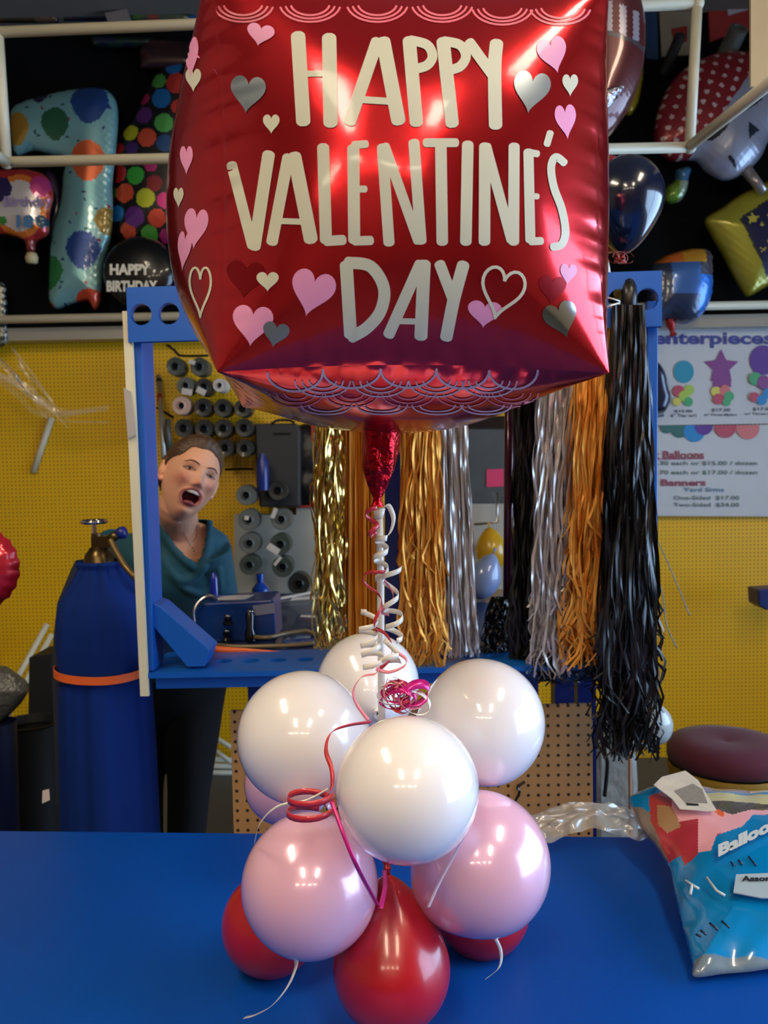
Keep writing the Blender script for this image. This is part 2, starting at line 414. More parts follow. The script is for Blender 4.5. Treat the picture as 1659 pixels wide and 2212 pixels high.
def on_face(face, pts, w, g, mi=0, off=.0045, taper=None, closed=False, dens=9):
    """a painted stroke lying on a face of the cube; pts are given in the picture, w in pixels"""
    P = []
    for i in range(len(pts)-1):
        (x0, y0), (x1, y1) = pts[i], pts[i+1]; k = max(1, int(math.dist(pts[i], pts[i+1])/dens))
        P += [(x0+(x1-x0)*j/k, y0+(y1-y0)*j/k) for j in range(k)]
    P.append(pts[-1]); n = len(P)
    rows = []
    for i, p in enumerate(P):
        q0, q1 = P[max(0, i-1)], P[min(n-1, i+1)]; tx, ty = q1[0]-q0[0], q1[1]-q0[1]; l = math.hypot(tx, ty) or 1; tx /= l; ty /= l
        ww = w*(taper(i/(n-1)) if taper else 1)/2
        rows.append((p, (-ty, tx), ww, (tx, ty)))
    if not closed:     # rounded ends
        p, nn, ww, t = rows[0]; pre = [((p[0]-t[0]*ww*.5*k, p[1]-t[1]*ww*.5*k), nn, ww*c, t) for k, c in ((1.5, .35), (1.1, .75), (.6, .95))]
        p, nn, ww, t = rows[-1]; post = [((p[0]+t[0]*ww*.5*k, p[1]+t[1]*ww*.5*k), nn, ww*c, t) for k, c in ((.6, .95), (1.1, .75), (1.5, .35))]
        rows = pre+rows+post
    vs = []; M = 4
    for p, nn, ww, t in rows:
        for k in range(M+1):
            s_ = -1+2*k/M; a, b = face_ab(face, p[0]+nn[0]*ww*s_, p[1]+nn[1]*ww*s_); vs.append(cube_pt(face, a, b, off))
    W = M+1
    g.add(vs, [(i*W+k, i*W+k+1, (i+1)*W+k+1, (i+1)*W+k) for i in range(len(rows)-1) for k in range(M)], mi)
cream = mat('cream_ink', (200, 200, 180), rough=.42, coat=.2)
def strokes(name, L, label=None):
    g = G()
    for pts, w in L:
        P = catmull([V3((x, y, 0)) for x, y in pts], 6) if len(pts) > 2 else [V3((x, y, 0)) for x, y in pts]
        on_face('front', [(p.x, p.y) for p in P], w, g)
        pass
    g.build(name, cream, CUBE, smooth=True)
K = 31
strokes('lettering_happy', [([(644, 80), (655, 262)], K), ([(711, 84), (714, 265)], K), ([(652, 160), (708, 160)], 13),
    ([(814, 92), (756, 262)], 27), ([(828, 92), (860, 260)], K), ([(783, 216), (842, 220)], 15),
    ([(884, 90), (899, 264)], K-2), ([(888, 88), (922, 98), (934, 122), (922, 142), (897, 150)], 21),
    ([(957, 92), (976, 266)], K-2), ([(960, 90), (993, 98), (1006, 122), (994, 144), (972, 152)], 21),
    ([(1014, 94), (1062, 160)], 24), ([(1072, 96), (1068, 150), (1070, 270)], K-2)])
strokes('lettering_valentines', [([(501, 358), (545, 530)], 23), ([(580, 336), (550, 532)], 27), ([(622, 342), (588, 522)], 25), ([(636, 340), (671, 516)], K-1), ([(607, 478), (660, 480)], 13),
    ([(698, 320), (704, 518)], 26), ([(706, 521), (740, 519)], 22), ([(763, 322), (765, 518)], 26), ([(765, 314), (790, 312)], 17), ([(766, 409), (788, 409)], 15), ([(767, 521), (800, 520)], 20),
    ([(826, 320), (840, 524)], 24), ([(831, 318), (903, 520)], 22), ([(894, 310), (909, 520)], 24),
    ([(920, 309), (984, 309)], 19), ([(952, 320), (955, 522)], 25), ([(1010, 314), (1006, 522)], 25),
    ([(1047, 318), (1046, 522)], 25), ([(1050, 318), (1104, 518)], 22), ([(1110, 318), (1109, 522)], 24),
    ([(1141, 330), (1145, 518)], 22), ([(1143, 330), (1160, 333)], 15), ([(1144, 424), (1160, 425)], 13), ([(1147, 522), (1168, 521)], 17),
    ([(1188, 288), (1181, 312)], 15), ([(1218, 352), (1200, 340), (1190, 362), (1196, 405), (1213, 452), (1221, 500), (1213, 528), (1194, 534)], 17)])
strokes('lettering_day', [([(748, 574), (757, 722)], 28), ([(752, 568), (800, 576), (829, 622), (822, 672), (793, 708), (760, 728)], 26),
    ([(907, 572), (840, 722)], 25), ([(916, 572), (909, 726)], 28), ([(862, 694), (903, 695)], 13), ([(950, 572), (978, 646)], 24), ([(1000, 574), (980, 648), (964, 728)], 27)])
# hearts printed on the cube
pinkink = mat('pink_ink', (226, 148, 190), rough=.4, coat=.2); silv = mat('silver_ink', (150, 160, 168), rough=.3, metal=.7); dred = mat('dark_red_ink', (140, 8, 22), rough=.3, metal=.6)
holo = mat('bright_silver_ink', (215, 225, 235), rough=.12, metal=1)
def heart_xy(t): return 16*math.sin(t)**3/16, -(13*math.cos(t)-5*math.cos(2*t)-2*math.cos(3*t)-math.cos(4*t))/15
def heart(g, face, cx, cy, w, h, mi, rot=0, off=.0035, outline=None):
    cr, sr = math.cos(rot), math.sin(rot)
    def m(x, y): x *= w/2; y = (y-.1)*h/2; return cx+x*cr-y*sr, cy+x*sr+y*cr
    N = 40; ring = [m(*heart_xy(2*PI*i/N)) for i in range(N)]
    if outline: on_face(face, ring+[ring[0]], outline, g, mi, off, closed=True, dens=20); return
    vs = []; R = 5; cen = m(0, .0)
    for j in range(1, R+1):
        for x, y in ring: vs.append(cube_pt(face, *face_ab(face, cen[0]+(x-cen[0])*j/R, cen[1]+(y-cen[1])*j/R), off))
    c0 = len(vs); vs.append(cube_pt(face, *face_ab(face, *cen), off))
    fs = [(c0, i, (i+1) % N) for i in range(N)]+[((j)*N+i, (j)*N+(i+1) % N, (j+1)*N+(i+1) % N, (j+1)*N+i) for j in range(R-1) for i in range(N)]
    g.add(vs, fs, mi)
HMS = [pinkink, cream, silv, dred, holo]
for h in [(562, 75, 60, 50, 0, .2), (1194, 118, 64, 82, 0, -.25), (1222, 262, 46, 78, 0, -.1), (545, 702, 88, 92, 0, .1), (674, 632, 96, 104, 0, .25), (1046, 678, 74, 60, 0, .1), (1227, 592, 36, 48, 0, .1),
          (578, 608, 48, 44, 1, 0), (1231, 184, 34, 50, 1, 0), (586, 268, 36, 44, 1, 0), (1147, 198, 80, 94, 2, .15), (535, 203, 76, 84, 2, .1), (595, 722, 58, 56, 2, .2), (1212, 690, 74, 82, 4, -.3), (530, 602, 84, 84, 3, .1), (1192, 625, 60, 64, 3, .1)]:
    g = G(); heart(g, 'front', *h[:5], rot=h[5], off=(.0040, .0055, .0048, .0030, .0048)[h[4]]); g.build('printed_heart', HMS, CUBE, smooth=True)
g = G(); heart(g, 'front', 1083, 632, 92, 112, 1, rot=.25, off=.0065, outline=7); g.build('outlined_heart', HMS, CUBE, smooth=True)
for h in [(413, 122, 34, 96, 0, 0), (419, 172, 34, 52, 1, 0), (404, 345, 28, 66, 0, 0), (424, 492, 52, 92, 0, .1), (399, 540, 30, 90, 0, .1), (387, 426, 22, 46, 1, 0)]:
    g = G(); heart(g, 'left', *h[:5], rot=h[5]); g.build('printed_heart', HMS, CUBE, smooth=True)
g = G(); heart(g, 'left', 434, 628, 46, 112, 1, rot=0, outline=5); g.build('outlined_heart', HMS, CUBE, smooth=True)
# lace scallops on the bottom face and above the lettering
lace = mat('lace_ink', (206, 170, 184), rough=.4); lace2 = mat('lace_ink_pink', (220, 110, 128), rough=.4)
g = G()
def arc(cx, cy, rx, ry, a0, a1, n=14): return [(cx+rx*math.cos(a0+(a1-a0)*i/n), cy+ry*math.sin(a0+(a1-a0)*i/n)) for i in range(n+1)]
def bmap(x, y): return x, y
cus = [(578, 807), (697, 799), (822, 793), (943, 797), (1057, 797), (1162, 799)]
for (x0, y0), (x1, y1) in zip(cus, cus[1:]):
    on_face('bottom', arc((x0+x1)/2, (y0+y1)/2+1, (x1-x0)/2, 40, PI, 0), 5, g, 0, .004, dens=14)
for (x, y) in cus[1:5]:
    for k in (1, .74, .48): on_face('bottom', arc(x, 822, 60*k, 34*k, PI, 0, 10), 3.4, g, 0, .004, dens=14)
for x in (640, 760, 882, 1000, 1105):
    for k in (1, .72, .44): on_face('bottom', arc(x, 848, 58*k, 30*k, PI, 0, 10), 2.8, g, 1, .004, dens=14)
for x in (705, 825, 945, 1050):
    for k in (1, .7): on_face('bottom', arc(x, 874, 55*k, 20*k, PI, 0, 10), 3.2, g, 0, .004, dens=14)
g.build('bottom_lace', [lace, lace2], CUBE, smooth=True); g = G()
for x in (525, 670, 815, 955, 1085, 1210):
    yy = 8 if x < 1000 else 14
    for k in (1, .82, .64): on_face('front', [p for p in arc(x, yy, 66*k, 40*k, PI, 0, 14) if p[1] > yy+1], 4.5, g, 1, .003, dens=14)
g.build('top_lace', [lace, lace2], CUBE, smooth=True)
# neck / tail of the cube
g = G(); top = at(826, 900, 1.16); bot = at(814, 1095, 1.16)
prof = [(.034, 0), (.027, .02), (.0255, .05), (.022, .075), (.013, .1), (.006, .118), (.009, .13)]
ln = (bot-top).length; ax = (bot-top).normalized(); rr = random.Random(3)
g.lathe([(r*(1+rr.uniform(-.06, .06)), h/.13*ln) for r, h in prof for _ in (0,)], top, ax, seg=40, mod=lambda an, t: (1+.22*math.sin(an*5+t*8)*t)*(1 if abs(math.sin(an)) < .7 else .9))
g.build('tail', mat('red_foil_tail', (190, 12, 28), rough=.22, metal=.85, bump=.9, bscale=60, bdist=.006), CUBE, smooth=True)
# ================================================================ balloon cluster
wl = mat('white_latex', (238, 234, 235), rough=.2, coat=.9, coatr=.06, sss=.25)
pk = mat('pink_latex', (234, 184, 208), rough=.24, coat=.9, coatr=.07, metal=.12, sss=.2)
rd = mat('red_latex', (178, 16, 30), rough=.3, coat=.6, coatr=.12, sss=.05)
HUB = at(835, 1640, 1.2)
def bal(px, py, rpx, Y, m, label, group, hub=HUB, ry=1.0, **k):
    c = at(px, py, Y); return balloon('latex_balloon', c, rpx*Y/F*.985, (hub-c), m, label, group, ry=ry, **k)
GW, GP, GR = 'white balloons of the centrepiece', 'pink balloons of the centrepiece', 'red balloons at the base of the centrepiece'
bal(880, 1704, 160, 1.00, wl, 'white balloon at the front, facing us, overlapping all the others', GW, hub=at(850, 1680, 1.3), tail=1.1)
bal(655, 1592, 146, 1.17, wl, 'white balloon on the left, above the pink balloon with red curls', GW, ry=1.0, tail=1.1)
bal(1040, 1560, 140, 1.22, wl, 'white balloon on the right, below the hanging tassels', GW, tail=1.12)
bal(795, 1478, 114, 1.5, wl, 'white balloon at the back with ribbon curls falling over it', GW, hub=at(835, 1600, 1.3), tail=1.1)
HUB2 = at(850, 1840, 1.2)
bal(671, 1910, 155, 1.06, pk, 'pink balloon front left, a white ribbon tail below it', GP, hub=at(800, 1830, 1.25), tail=1.1)
bal(1037, 1864, 157, 1.10, pk, 'pink balloon on the right, below the right white balloon', GP, hub=at(925, 1955, 1.13), tail=1.2, kr=.3)
bal(618, 1690, 93, 1.5, pk, 'pink balloon at the back left, mostly hidden by the left white one', GP, hub=at(830, 1800, 1.35))
HUB3 = at(835, 1880, 1.2)
bal(846, 2090, 133, 1.08, rd, 'red balloon standing at the front centre, neck up', GR, hub=at(838, 1900, 1.1), ry=1.02, tail=1.5)
bal(587, 1995, 112, 1.25, rd, 'red balloon on the left under the front pink one', GR, hub=at(780, 1930, 1.25))
bal(1040, 1960, 108, 1.3, rd, 'red balloon on the right under the right pink one', GR, hub=at(860, 1920, 1.25))
# ================================================================ stick and curling ribbons
t = thing('balloon_stick', at(828, 1700, 1.2), 'thin white plastic stick rising from the balloon cluster to the red cube', 'stick')
g = G(); g.tube([at(826, 1680, 1.2), at(823, 1400, 1.19), at(822, 1250, 1.175), at(819, 1110, 1.165)], .0052, 14); g.build('rod', mat('stick_white', (226, 218, 204), rough=.35), t, smooth=True)
g = G(); g.tube([at(818, 1120, 1.165), at(819, 1098, 1.165)], [.006, .009], 14); g.build('cup', MATS['stick_white'], t, smooth=True)
rw = mat('ribbon_white', (232, 226, 212), rough=.35, coat=.4); rr_ = mat('ribbon_red', (196, 44, 54), rough=.35, coat=.4); rp = mat('ribbon_pink', (226, 130, 140), rough=.35, coat=.4); rm = mat('ribbon_magenta', (205, 30, 130), rough=.3, coat=.5, metal=.3)
def curl(path, turns, rad, Y, m, w, label, group='curled ribbons of the centrepiece', ph=0, name='curling_ribbon', taper=0):
    P = catmull([at(x, y, Y) for x, y in path], 24); n = len(P)
    # resample finely
    Q = []; M = max(24, int(turns*18))
    for i in range(M+1):
        u = i/M*(n-1); k = min(n-2, int(u)); Q.append(P[k].lerp(P[k+1], u-k))
    o = []; sd = []
    for i, p in enumerate(Q):
        t = (Q[min(M, i+1)]-Q[max(0, i-1)]).normalized(); x = t.cross(V3((0, 1, 0))).normalized(); y = t.cross(x)
        an = ph+2*PI*turns*i/M; r = rad*(1-taper*i/M)
        o.append(p+(x*math.cos(an)+y*math.sin(an))*r); sd.append(t)
    g = G(); g.strip(o, w, sd); return g.build(name, m, label=label, cat='ribbon', group=group, smooth=True, solid=.0005)
def lay(path, Y, m, w, label, side=(1, 0, 0), group='loose ribbons of the centrepiece', n=12, depths=None):
    pts = [at(x, y, (depths[i] if depths else Y)) for i, (x, y) in enumerate(path)]
    Q = catmull(pts, n); g = G(); g.strip(Q, w, side); return g.build('ribbon', m, label=label, cat='ribbon', group=group, smooth=True, solid=.0005)
curl([(848, 1225), (842, 1290), (852, 1340), (850, 1380)], 3.2, .0125, 1.15, rw, .0078, 'white curled ribbon zigzagging right of the stick', ph=0)
curl([(800, 1320), (795, 1365), (800, 1400)], 2.6, .013, 1.15, rw, .0075, 'short white ribbon curl left of the stick', ph=2)
curl([(828, 1160), (822, 1200), (826, 1250)], 2.4, .010, 1.155, rw, .0085, 'white ribbon wound tightly around the upper stick', ph=1)
curl([(806, 1095), (803, 1135), (812, 1150)], 1.6, .010, 1.14, rr_, .007, 'red ribbon curl just below the foil tail', ph=1)
curl([(818, 1225), (800, 1262), (812, 1320), (832, 1370), (822, 1440)], 2.2, .012, 1.145, rr_, .006, 'red ribbon winding loosely down the middle of the stick', ph=.5)
curl([(800, 1398), (806, 1420), (808, 1445)], 1.7, .015, 1.13, rw, .0075, 'white ribbon curls left of the stick over the back balloon', ph=.2)
curl([(850, 1392), (840, 1412), (846, 1436)], 1.6, .014, 1.13, rw, .0075, 'white ribbon curls right of the stick over the back balloon', ph=2.2)
curl([(836, 1240), (836, 1300), (838, 1330)], 1.3, .009, 1.15, rp, .005, 'pale pink ribbon curl beside the white zigzag', ph=3)
lay([(822, 1100), (838, 1092), (850, 1120), (842, 1152), (824, 1168)], 1.15, rw, .0075, 'white ribbon loop at the top of the stick', side=(.5, 0, .4))
lay([(818, 1440), (812, 1455), (782, 1462), (764, 1490), (770, 1520), (796, 1556)], 1.08, rp, .0045, 'thin pink ribbon loop left of the stick above the front balloon', side=(.6, .3, .5))
lay([(812, 1445), (840, 1452), (872, 1440), (878, 1425), (862, 1412)], 1.1, rp, .0045, 'thin pink ribbon loop right of the stick over the back balloon', side=(.3, .3, .8))
lay([(800, 1560), (756, 1566), (716, 1582), (704, 1620), (716, 1660), (717, 1700), (700, 1722)], 1.0, rr_, .0062, 'red ribbon running down from the bow over the left white balloon', side=(.6, .2, .5), depths=[1.08, 1.04, 1.02, 1.01, 1.0, .98, .97])
curl([(672, 1712), (672, 1735), (670, 1766)], 1.8, .028, .955, rr_, .0078, 'wide red ribbon coil resting on the front left pink balloon', ph=.0)
lay([(716, 1730), (745, 1810), (775, 1880), (815, 1955)], .93, rm, .0052, 'magenta ribbon running diagonally down to the red front balloon', depths=[.95, .93, .93, .99])
lay([(822, 1962), (832, 1915), (831, 1880)], 1.0, rm, .0058, 'short magenta ribbon tail on the neck of the red front balloon', depths=[.985, 1.02, 1.06])
lay([(708, 1705), (660, 1730), (600, 1742), (562, 1778), (550, 1820)], .97, rw, .004, 'thin white ribbon arching across to the left pink balloon', side=(.3, 0, .9), depths=[.98, .96, .96, .99, 1.03])
lay([(635, 2062), (640, 2085), (622, 2130), (590, 2170), (552, 2192), (528, 2198)], 1.05, rw, .006, 'white ribbon tail hanging below the front left pink balloon to the counter', side=(.8, .2, .5), depths=[1.05, 1.04, 1.03, 1.03, 1.05, 1.08])
lay([(1066, 2020), (1082, 2055), (1078, 2090), (1050, 2114)], 1.1, rw, .005, 'white ribbon tail hanging below the right pink balloon', side=(.8, .2, .5))
lay([(1020, 1770), (985, 1840), (950, 1905), (925, 1960)], .99, mat('ribbon_lilac', (215, 190, 210), rough=.3, coat=.5), .004, 'pale lilac ribbon lying down the right pink balloon')
# bow of ribbon loops above the front balloon
t = thing('ribbon_bow', at(880, 1535, 1.1), 'bunch of pink, white and magenta ribbon loops nestled between the white balloons', 'bow')
rb = random.Random(11)
for i, (m, w) in enumerate([(rm, .012), (rp, .006), (rr_, .006), (rw, .007), (rm, .01), (rp, .006), (rw, .006), (rr_, .005), (rp, .007), (rm, .014), (rw, .008), (rp, .008), (rm, .012)]):
    c = at(872+rb.uniform(-26, 24), 1502+rb.uniform(-14, 16), 1.1); a = rb.uniform(0, PI); R = rb.uniform(.011, .02)
    u = V3((math.cos(a), rb.uniform(-.6, .6), math.sin(a))); v = V3((-math.sin(a), rb.uniform(-.4, .4), math.cos(a)))
    pts = [c+u*R*math.cos(q)*1.3+v*R*.8*math.sin(q) for q in [2*PI*k/28 for k in range(26)]]
    g = G(); g.strip(pts, w, [V3((.25, 1, .3))+v*.8*math.sin(k*.3) for k in range(26)]); g.build('loop', m, t, smooth=True, solid=.0005)
# ================================================================ blue wooden display frame
blu = mat('blue_paint', (0, 84, 170), rough=.4, noise=.1, nscale=8, coat=.15, coatr=.3)
navy = mat('navy_paint', (8, 30, 96), rough=.4, noise=.15, nscale=6)
YF = 1.95
FR = thing('display_rack', at(850, 1475, YF+.1), 'tall blue wooden frame with round holes in its beam, tassels hanging from it', 'frame')
def perforated(g, o, u, v, n, cw, h, r, th, mi=0):   # a board of n cells with a round hole in each
    o, u, v = V3(o), V3(u).normalized(), V3(v).normalized(); w = u.cross(v)*th; K = 24
    for i in range(n):
        c = o+u*(cw*(i+.5))+v*(h/2)
        sq = []; ci = []
        for k in range(K):
            a = 2*PI*k/K+PI/4; ca, sa = math.cos(a), math.sin(a); m = max(abs(ca), abs(sa)); sq.append(c+u*(ca/m*cw/2)+v*(sa/m*h/2)); ci.append(c+u*ca*r+v*sa*r)
        vs = sq+ci+[p+w for p in sq]+[p+w for p in ci]; fs = []
        for k in range(K):
            j = (k+1) % K; fs += [(k, j, K+j, K+k), (2*K+k, 3*K+k, 3*K+j, 2*K+j), (K+k, K+j, 3*K+j, 3*K+k)]
            edge = abs(sq[k].dot(v)-sq[j].dot(v)) < 1e-6
            if edge: fs.append((k, 2*K+k, 2*K+j, j))
        g.add(vs, fs, mi)
    for e in (0, n):
        p = o+u*cw*e; g.add([p, p+v*h, p+v*h+w, p+w], [(0, 1, 2, 3)], mi)
bl, br = at(283, 742, YF), at(1424, 708, YF-.03)
ud = (br-bl); L = ud.length; n = 19; cw = L/n
g = G(); perforated(g, bl, ud, (0, 0, 1), n, cw, .124, .0245, .02*1); g.build('beam', blu, FR)
g = G(); g.prism([at(283, 722, YF+.004), at(305, 722, YF+.004), at(332, 1450, YF+.004), at(310, 1450, YF+.004)], (0, .10, 0)); g.build('post', blu, FR, bevel=.002)
g = G(); g.prism([at(1398, 650, YF-.02), at(1422, 650, YF-.02), at(1419, 1450, YF-.02), at(1396, 1450, YF-.02)], (0, .10, 0)); g.build('post', blu, FR, bevel=.002)
g = G(); g.prism([at(830, 700, YF+.05), at(866, 700, YF+.05), at(864, 1440, YF+.05), at(832, 1440, YF+.05)], (0, .06, 0)); g.build('middle_post', navy, FR, bevel=.002)
sl, sr = at(310, 1455, YF-.01), at(1424, 1440, YF-.01); ZS = sl.z
sr.z = ZS; us = sr-sl
g = G(); perforated(g, sl-V3((0, 0, .012)), us, (0, 1, 0), 18, us.length/18, .22, .021, .012); g.build('shelf_board', blu, FR)
g = G(); g.prism([sl+V3((.02, .03, -.045)), sr+V3((-.02, .03, -.045)), sr+V3((-.02, .03, -.013)), sl+V3((.02, .03, -.013))], (0, .02, 0)); g.build('shelf_apron', blu, FR)
g = G(); g.pslab([(330, 1303), (345, 1309), (454, 1404), (442, 1440), (404, 1441), (330, 1352)], YF+.02, .09); g.build('corner_brace', blu, FR, bevel=.002)
for x in (560, 1215):
    p = at(x, 1490, YF+.17); g = G(); g.box((p.x, p.y, (ZS-.02)/2), (.05, .05, ZS-.02)); g.build('leg', navy, FR)
# strip fixed along the left post
t = thing('plastic_strip', at(290, 1505, YF-.02), 'cream plastic strip standing along the left post of the blue frame', 'strip')
cr = mat('cream_plastic', (214, 206, 172), rough=.45)
g = G(); g.prism([at(264, 672, YF-.012), at(283, 672, YF-.012), at(321, 1504, YF-.012), at(303, 1504, YF-.012)], (0, .01, 0)); g.build('strip', cr, t)
g = G(); g.prism([at(267, 838, YF-.02), at(281, 845, YF-.02), at(292, 940, YF-.02), at(276, 948, YF-.02)], (0, .007, 0)); g.build('grey_tab', mat('grey_tab', (168, 160, 150), rough=.5), t)
orange = mat('orange_strap', (236, 104, 38), rough=.45, bump=.3, bscale=200)
g = G(); Q = catmull([at(441, 1398, 2.16), at(480, 1404, 2.15), at(540, 1408, 2.15), at(620, 1415, 2.15), at(700, 1426, 2.14), at(760, 1432, 2.14)], 8)
g.strip(Q, .018, [V3((0, .25*math.sin(i*.25), 1)) for i in range(len(Q))]); g.build('orange_strap', orange, label='twisted orange strap stretched along the back of the blue shelf', cat='strap', smooth=True, solid=.001)
# ================================================================ hanging tassels
gold = mat('gold_tinsel', (232, 164, 66), rough=.42, metal=.55, spec=.6); pgold = mat('pale_gold_tinsel', (226, 196, 112), rough=.18, metal=.95)
og = mat('orange_gold_tinsel', (226, 150, 44), rough=.5, metal=.3); sil = mat('silver_tinsel', (206, 200, 196), rough=.35, metal=.7); blt = mat('black_tinsel', (24, 22, 21), rough=.38, metal=.25, coat=.3, coatr=.25)
def tinsel(label, top, bot, Y, n, w, m, wav=.006, end=.1, curl=0, seed=1, depth=.03, ys=None, tilt=0, mid=None, thing_name='tassel_garland'):
    """top/bot: (x0, x1, y); strands run from one to the other"""
    R = random.Random(seed); g = G(); px = .5*Y/F*2
    for i in range(n):
        u = R.random(); uu = min(1, max(0, u+R.uniform(-.12, .12))); yb = bot[2]-(bot[2]-top[2])*R.random()**2.2*end
        a = at(top[0]+(top[1]-top[0])*u, top[2], Y); b = at(bot[0]+(bot[1]-bot[0])*uu, yb, Y)
        dy = R.uniform(-depth, depth); K = 26; ph = R.random()*6.3; fq = R.uniform(5, 11); am = wav*R.uniform(.3, 1.2); yaw0 = R.uniform(-.7, .7)
        pts = []; sd = []
        bulge = (R.uniform(-1, 1))*wav
        for k in range(K+1):
            s = k/K; p = a.lerp(b, s); e = max(0, (s-.8)/.2)
            x = am*math.sin(ph+fq*s*2)*min(1, s*3)+bulge*math.sin(s*PI)+curl*e*math.sin(ph*3+e*R.uniform(4, 6))*1
            z = curl*e*e*R.uniform(-.3, .8)
            if mid and s > 0: x += mid*math.sin(s*PI)
            pts.append(p+V3((x, dy*min(1, .3+s*2)+am*.6*math.cos(ph+fq*s*1.7), z)))
            ya = yaw0+1.1*math.sin(ph+fq*s*(1.3 if wav > .003 else .3)); sd.append(V3((math.cos(ya), math.sin(ya), 0)))
        g.strip(pts, w*R.uniform(.7, 1.2), sd)
    return g.build(thing_name, m, label=label, cat='tassel garland', group='tassel garlands on the blue frame', smooth=True)
tinsel('sparkling pale gold tassel, first from the left', (688, 730, 735), (684, 738, 1400), 1.99, 150, .0048, pgold, wav=.011, end=.25, curl=.01, seed=1, depth=.02)
tinsel('smooth orange-gold fringe left of the red balloon tail', (738, 806, 735), (738, 812, 1392), 2.03, 170, .0062, og, wav=.0012, end=.02, seed=2, depth=.014)
tinsel('gold tassel with ruffled end just right of the blue middle post', (876, 938, 735), (868, 956, 1452), 1.97, 190, .0058, gold, wav=.007, end=.35, curl=.022, seed=3, depth=.025)
tinsel('smooth silver tassel in the middle of the frame', (944, 996, 735), (960, 1030, 1420), 2.0, 160, .006, sil, wav=.0035, end=.08, curl=.006, seed=4, depth=.02)
tinsel('black tassel left of the crinkled silver tassel', (1112, 1180, 715), (1106, 1180, 1456), 2.02, 190, .006, blt, wav=.008, end=.2, curl=.015, seed=5, depth=.03)
tinsel('crinkled silver tassel right of the maroon pole', (1172, 1256, 712), (1152, 1222, 1462), 1.95, 190, .0055, sil, wav=.010, end=.3, curl=.016, seed=6, depth=.025)
tinsel('gold tassel hanging from the beam beside a black one', (1252, 1322, 662), (1222, 1298, 1440), 1.925, 200, .0058, gold, wav=.009, end=.35, curl=.03, seed=7, depth=.025)
tinsel('long black tassel at the right post, reaching below the shelf', (1326, 1388, 660), (1296, 1416, 1640), 1.89, 300, .0062, blt, wav=.010, end=.3, curl=.03, seed=8, depth=.03)
tinsel('tangled black tassel ends lying on the right of the shelf', (1160, 1300, 1380), (1150, 1330, 1480), 1.97, 120, .0055, blt, wav=.014, end=.5, curl=.03, seed=9, depth=.04)
tinsel('short black tassel left of the maroon pole, above the shelf', (1062, 1092, 1290), (1040, 1100, 1420), 2.1, 90, .006, blt, wav=.008, end=.4, curl=.01, seed=10, depth=.03)
# hooks tying the two right tassels to the beam
for x, l in ((1288, 'gold'), (1358, 'black')):
    t = at(x, 640, YF-.04); g = G(); g.tube([t+V3((0, .06, .02)), t+V3((0, .0, .03)), t+V3((0, -.005, 0)), t+V3((0, 0, -.03)), t+V3((0, .02, -.045))], .018 if l == 'black' else .012, 12)
    g.build('tassel_knot', MATS['black_tinsel'], label='dark knot tying the %s tassel into a hole of the beam' % l, cat='knot', smooth=True)
g = G()
R = random.Random(5)
g.strip(catmull([at(1300, 640, 1.87), at(1326, 646, 1.86), at(1340, 652, 1.87), at(1318, 660, 1.86), at(1306, 668, 1.87)], 6), .004, V3((0, .3, 1))); g.build('tie_strand', sil, label='thin silver strand tied between the two right tassels', cat='strand', smooth=True, solid=.0006)
# loose black strands right of the right post
for i, (a, lab) in enumerate([([(1412, 1150), (1440, 1210), (1470, 1280), (1490, 1330)], 'upper loose dark strand curving out past the right post'), ([(1416, 1230), (1432, 1290), (1440, 1350), (1462, 1400)], 'lower loose dark strand curving out past the right post')]):
    g = G(); g.strip(catmull([at(x, y, 1.9) for x, y in a], 8), .004, V3((.8, .6, 0))); g.build('loose_strand', blt, label=lab, cat='strand', smooth=True, solid=.0005)
t = thing('pole', at(1096, 1442, 2.12), 'dark maroon pole standing between silver and black tassels', 'pole')
g = G(); g.tube([at(1096, 1436, 2.12), at(1102, 700, 2.12)], .0125, 16); g.build('shaft', mat('maroon_metal', (92, 30, 46), rough=.25, metal=.3, coat=.5), t, smooth=True)
g = G(); g.tube([at(1096, 1442, 2.12), at(1096, 1434, 2.12)], .02, 16); g.build('foot', MATS['maroon_metal'], t)
# ================================================================ gas tank with a blue cloth cover
TK = at(214, 1215, 2.2); cov = mat('blue_cloth', (6, 40, 112), rough=.85, bump=.25, bscale=40, noise=.1, spec=.2); navyc = mat('dark_cloth', (26, 36, 58), rough=.9, bump=.2, bscale=40)
xt, yt, zt = TK
tank = thing('helium_tank', (xt, yt, 0), 'tall gas cylinder under a royal blue gathered cloth cover, left of the frame', 'gas tank')
def fold(an, t): return 1+(.10*math.sin(an*13+1)+.05*math.sin(an*27))*math.exp(-((t-.06)/.16)**2)+.030*math.sin(an*5+t*7)*sm(.2, .5, t)+.022*math.sin(an*9-t*5)+.012*math.sin(an*19+t*3)
prof = [(.050, zt+.004), (.057, zt-.002), (.054, zt-.015), (.066, zt-.035), (.088, zt-.07), (.108, zt-.105), (.118, zt-.15), (.121, zt-.22), (.118, zt-.28), (.113, zt-.308), (.117, zt-.33), (.122, zt-.5), (.125, .5), (.13, .2), (.133, .02)]
P = []
for (a, b), (c, d) in zip(prof, prof[1:]):
    P += [(a+(c-a)*k/5, b+(d-b)*k/5) for k in range(5)]
P.append(prof[-1])
g = G(); g.lathe(P, (xt+.004, yt, 0), (0, 0, 1), 96, mod=fold); g.build('cloth_cover', cov, tank, smooth=True)
g = G(); g.lathe([(.02, .02), (.1, .02), (.1, zt-.12), (.06, zt-.05), (.04, zt-.0), (.036, zt+.02), (.022, zt+.04), (.01, zt+.045)], (xt, yt, 0), (0, 0, 1), 40)
brass = mat('aged_brass', (92, 74, 44), rough=.3, metal=.9, noise=.3)
g.build('cylinder', brass, tank, smooth=True, auto=.6)
ch = mat('chrome_valve', (215, 210, 200), rough=.15, metal=1)
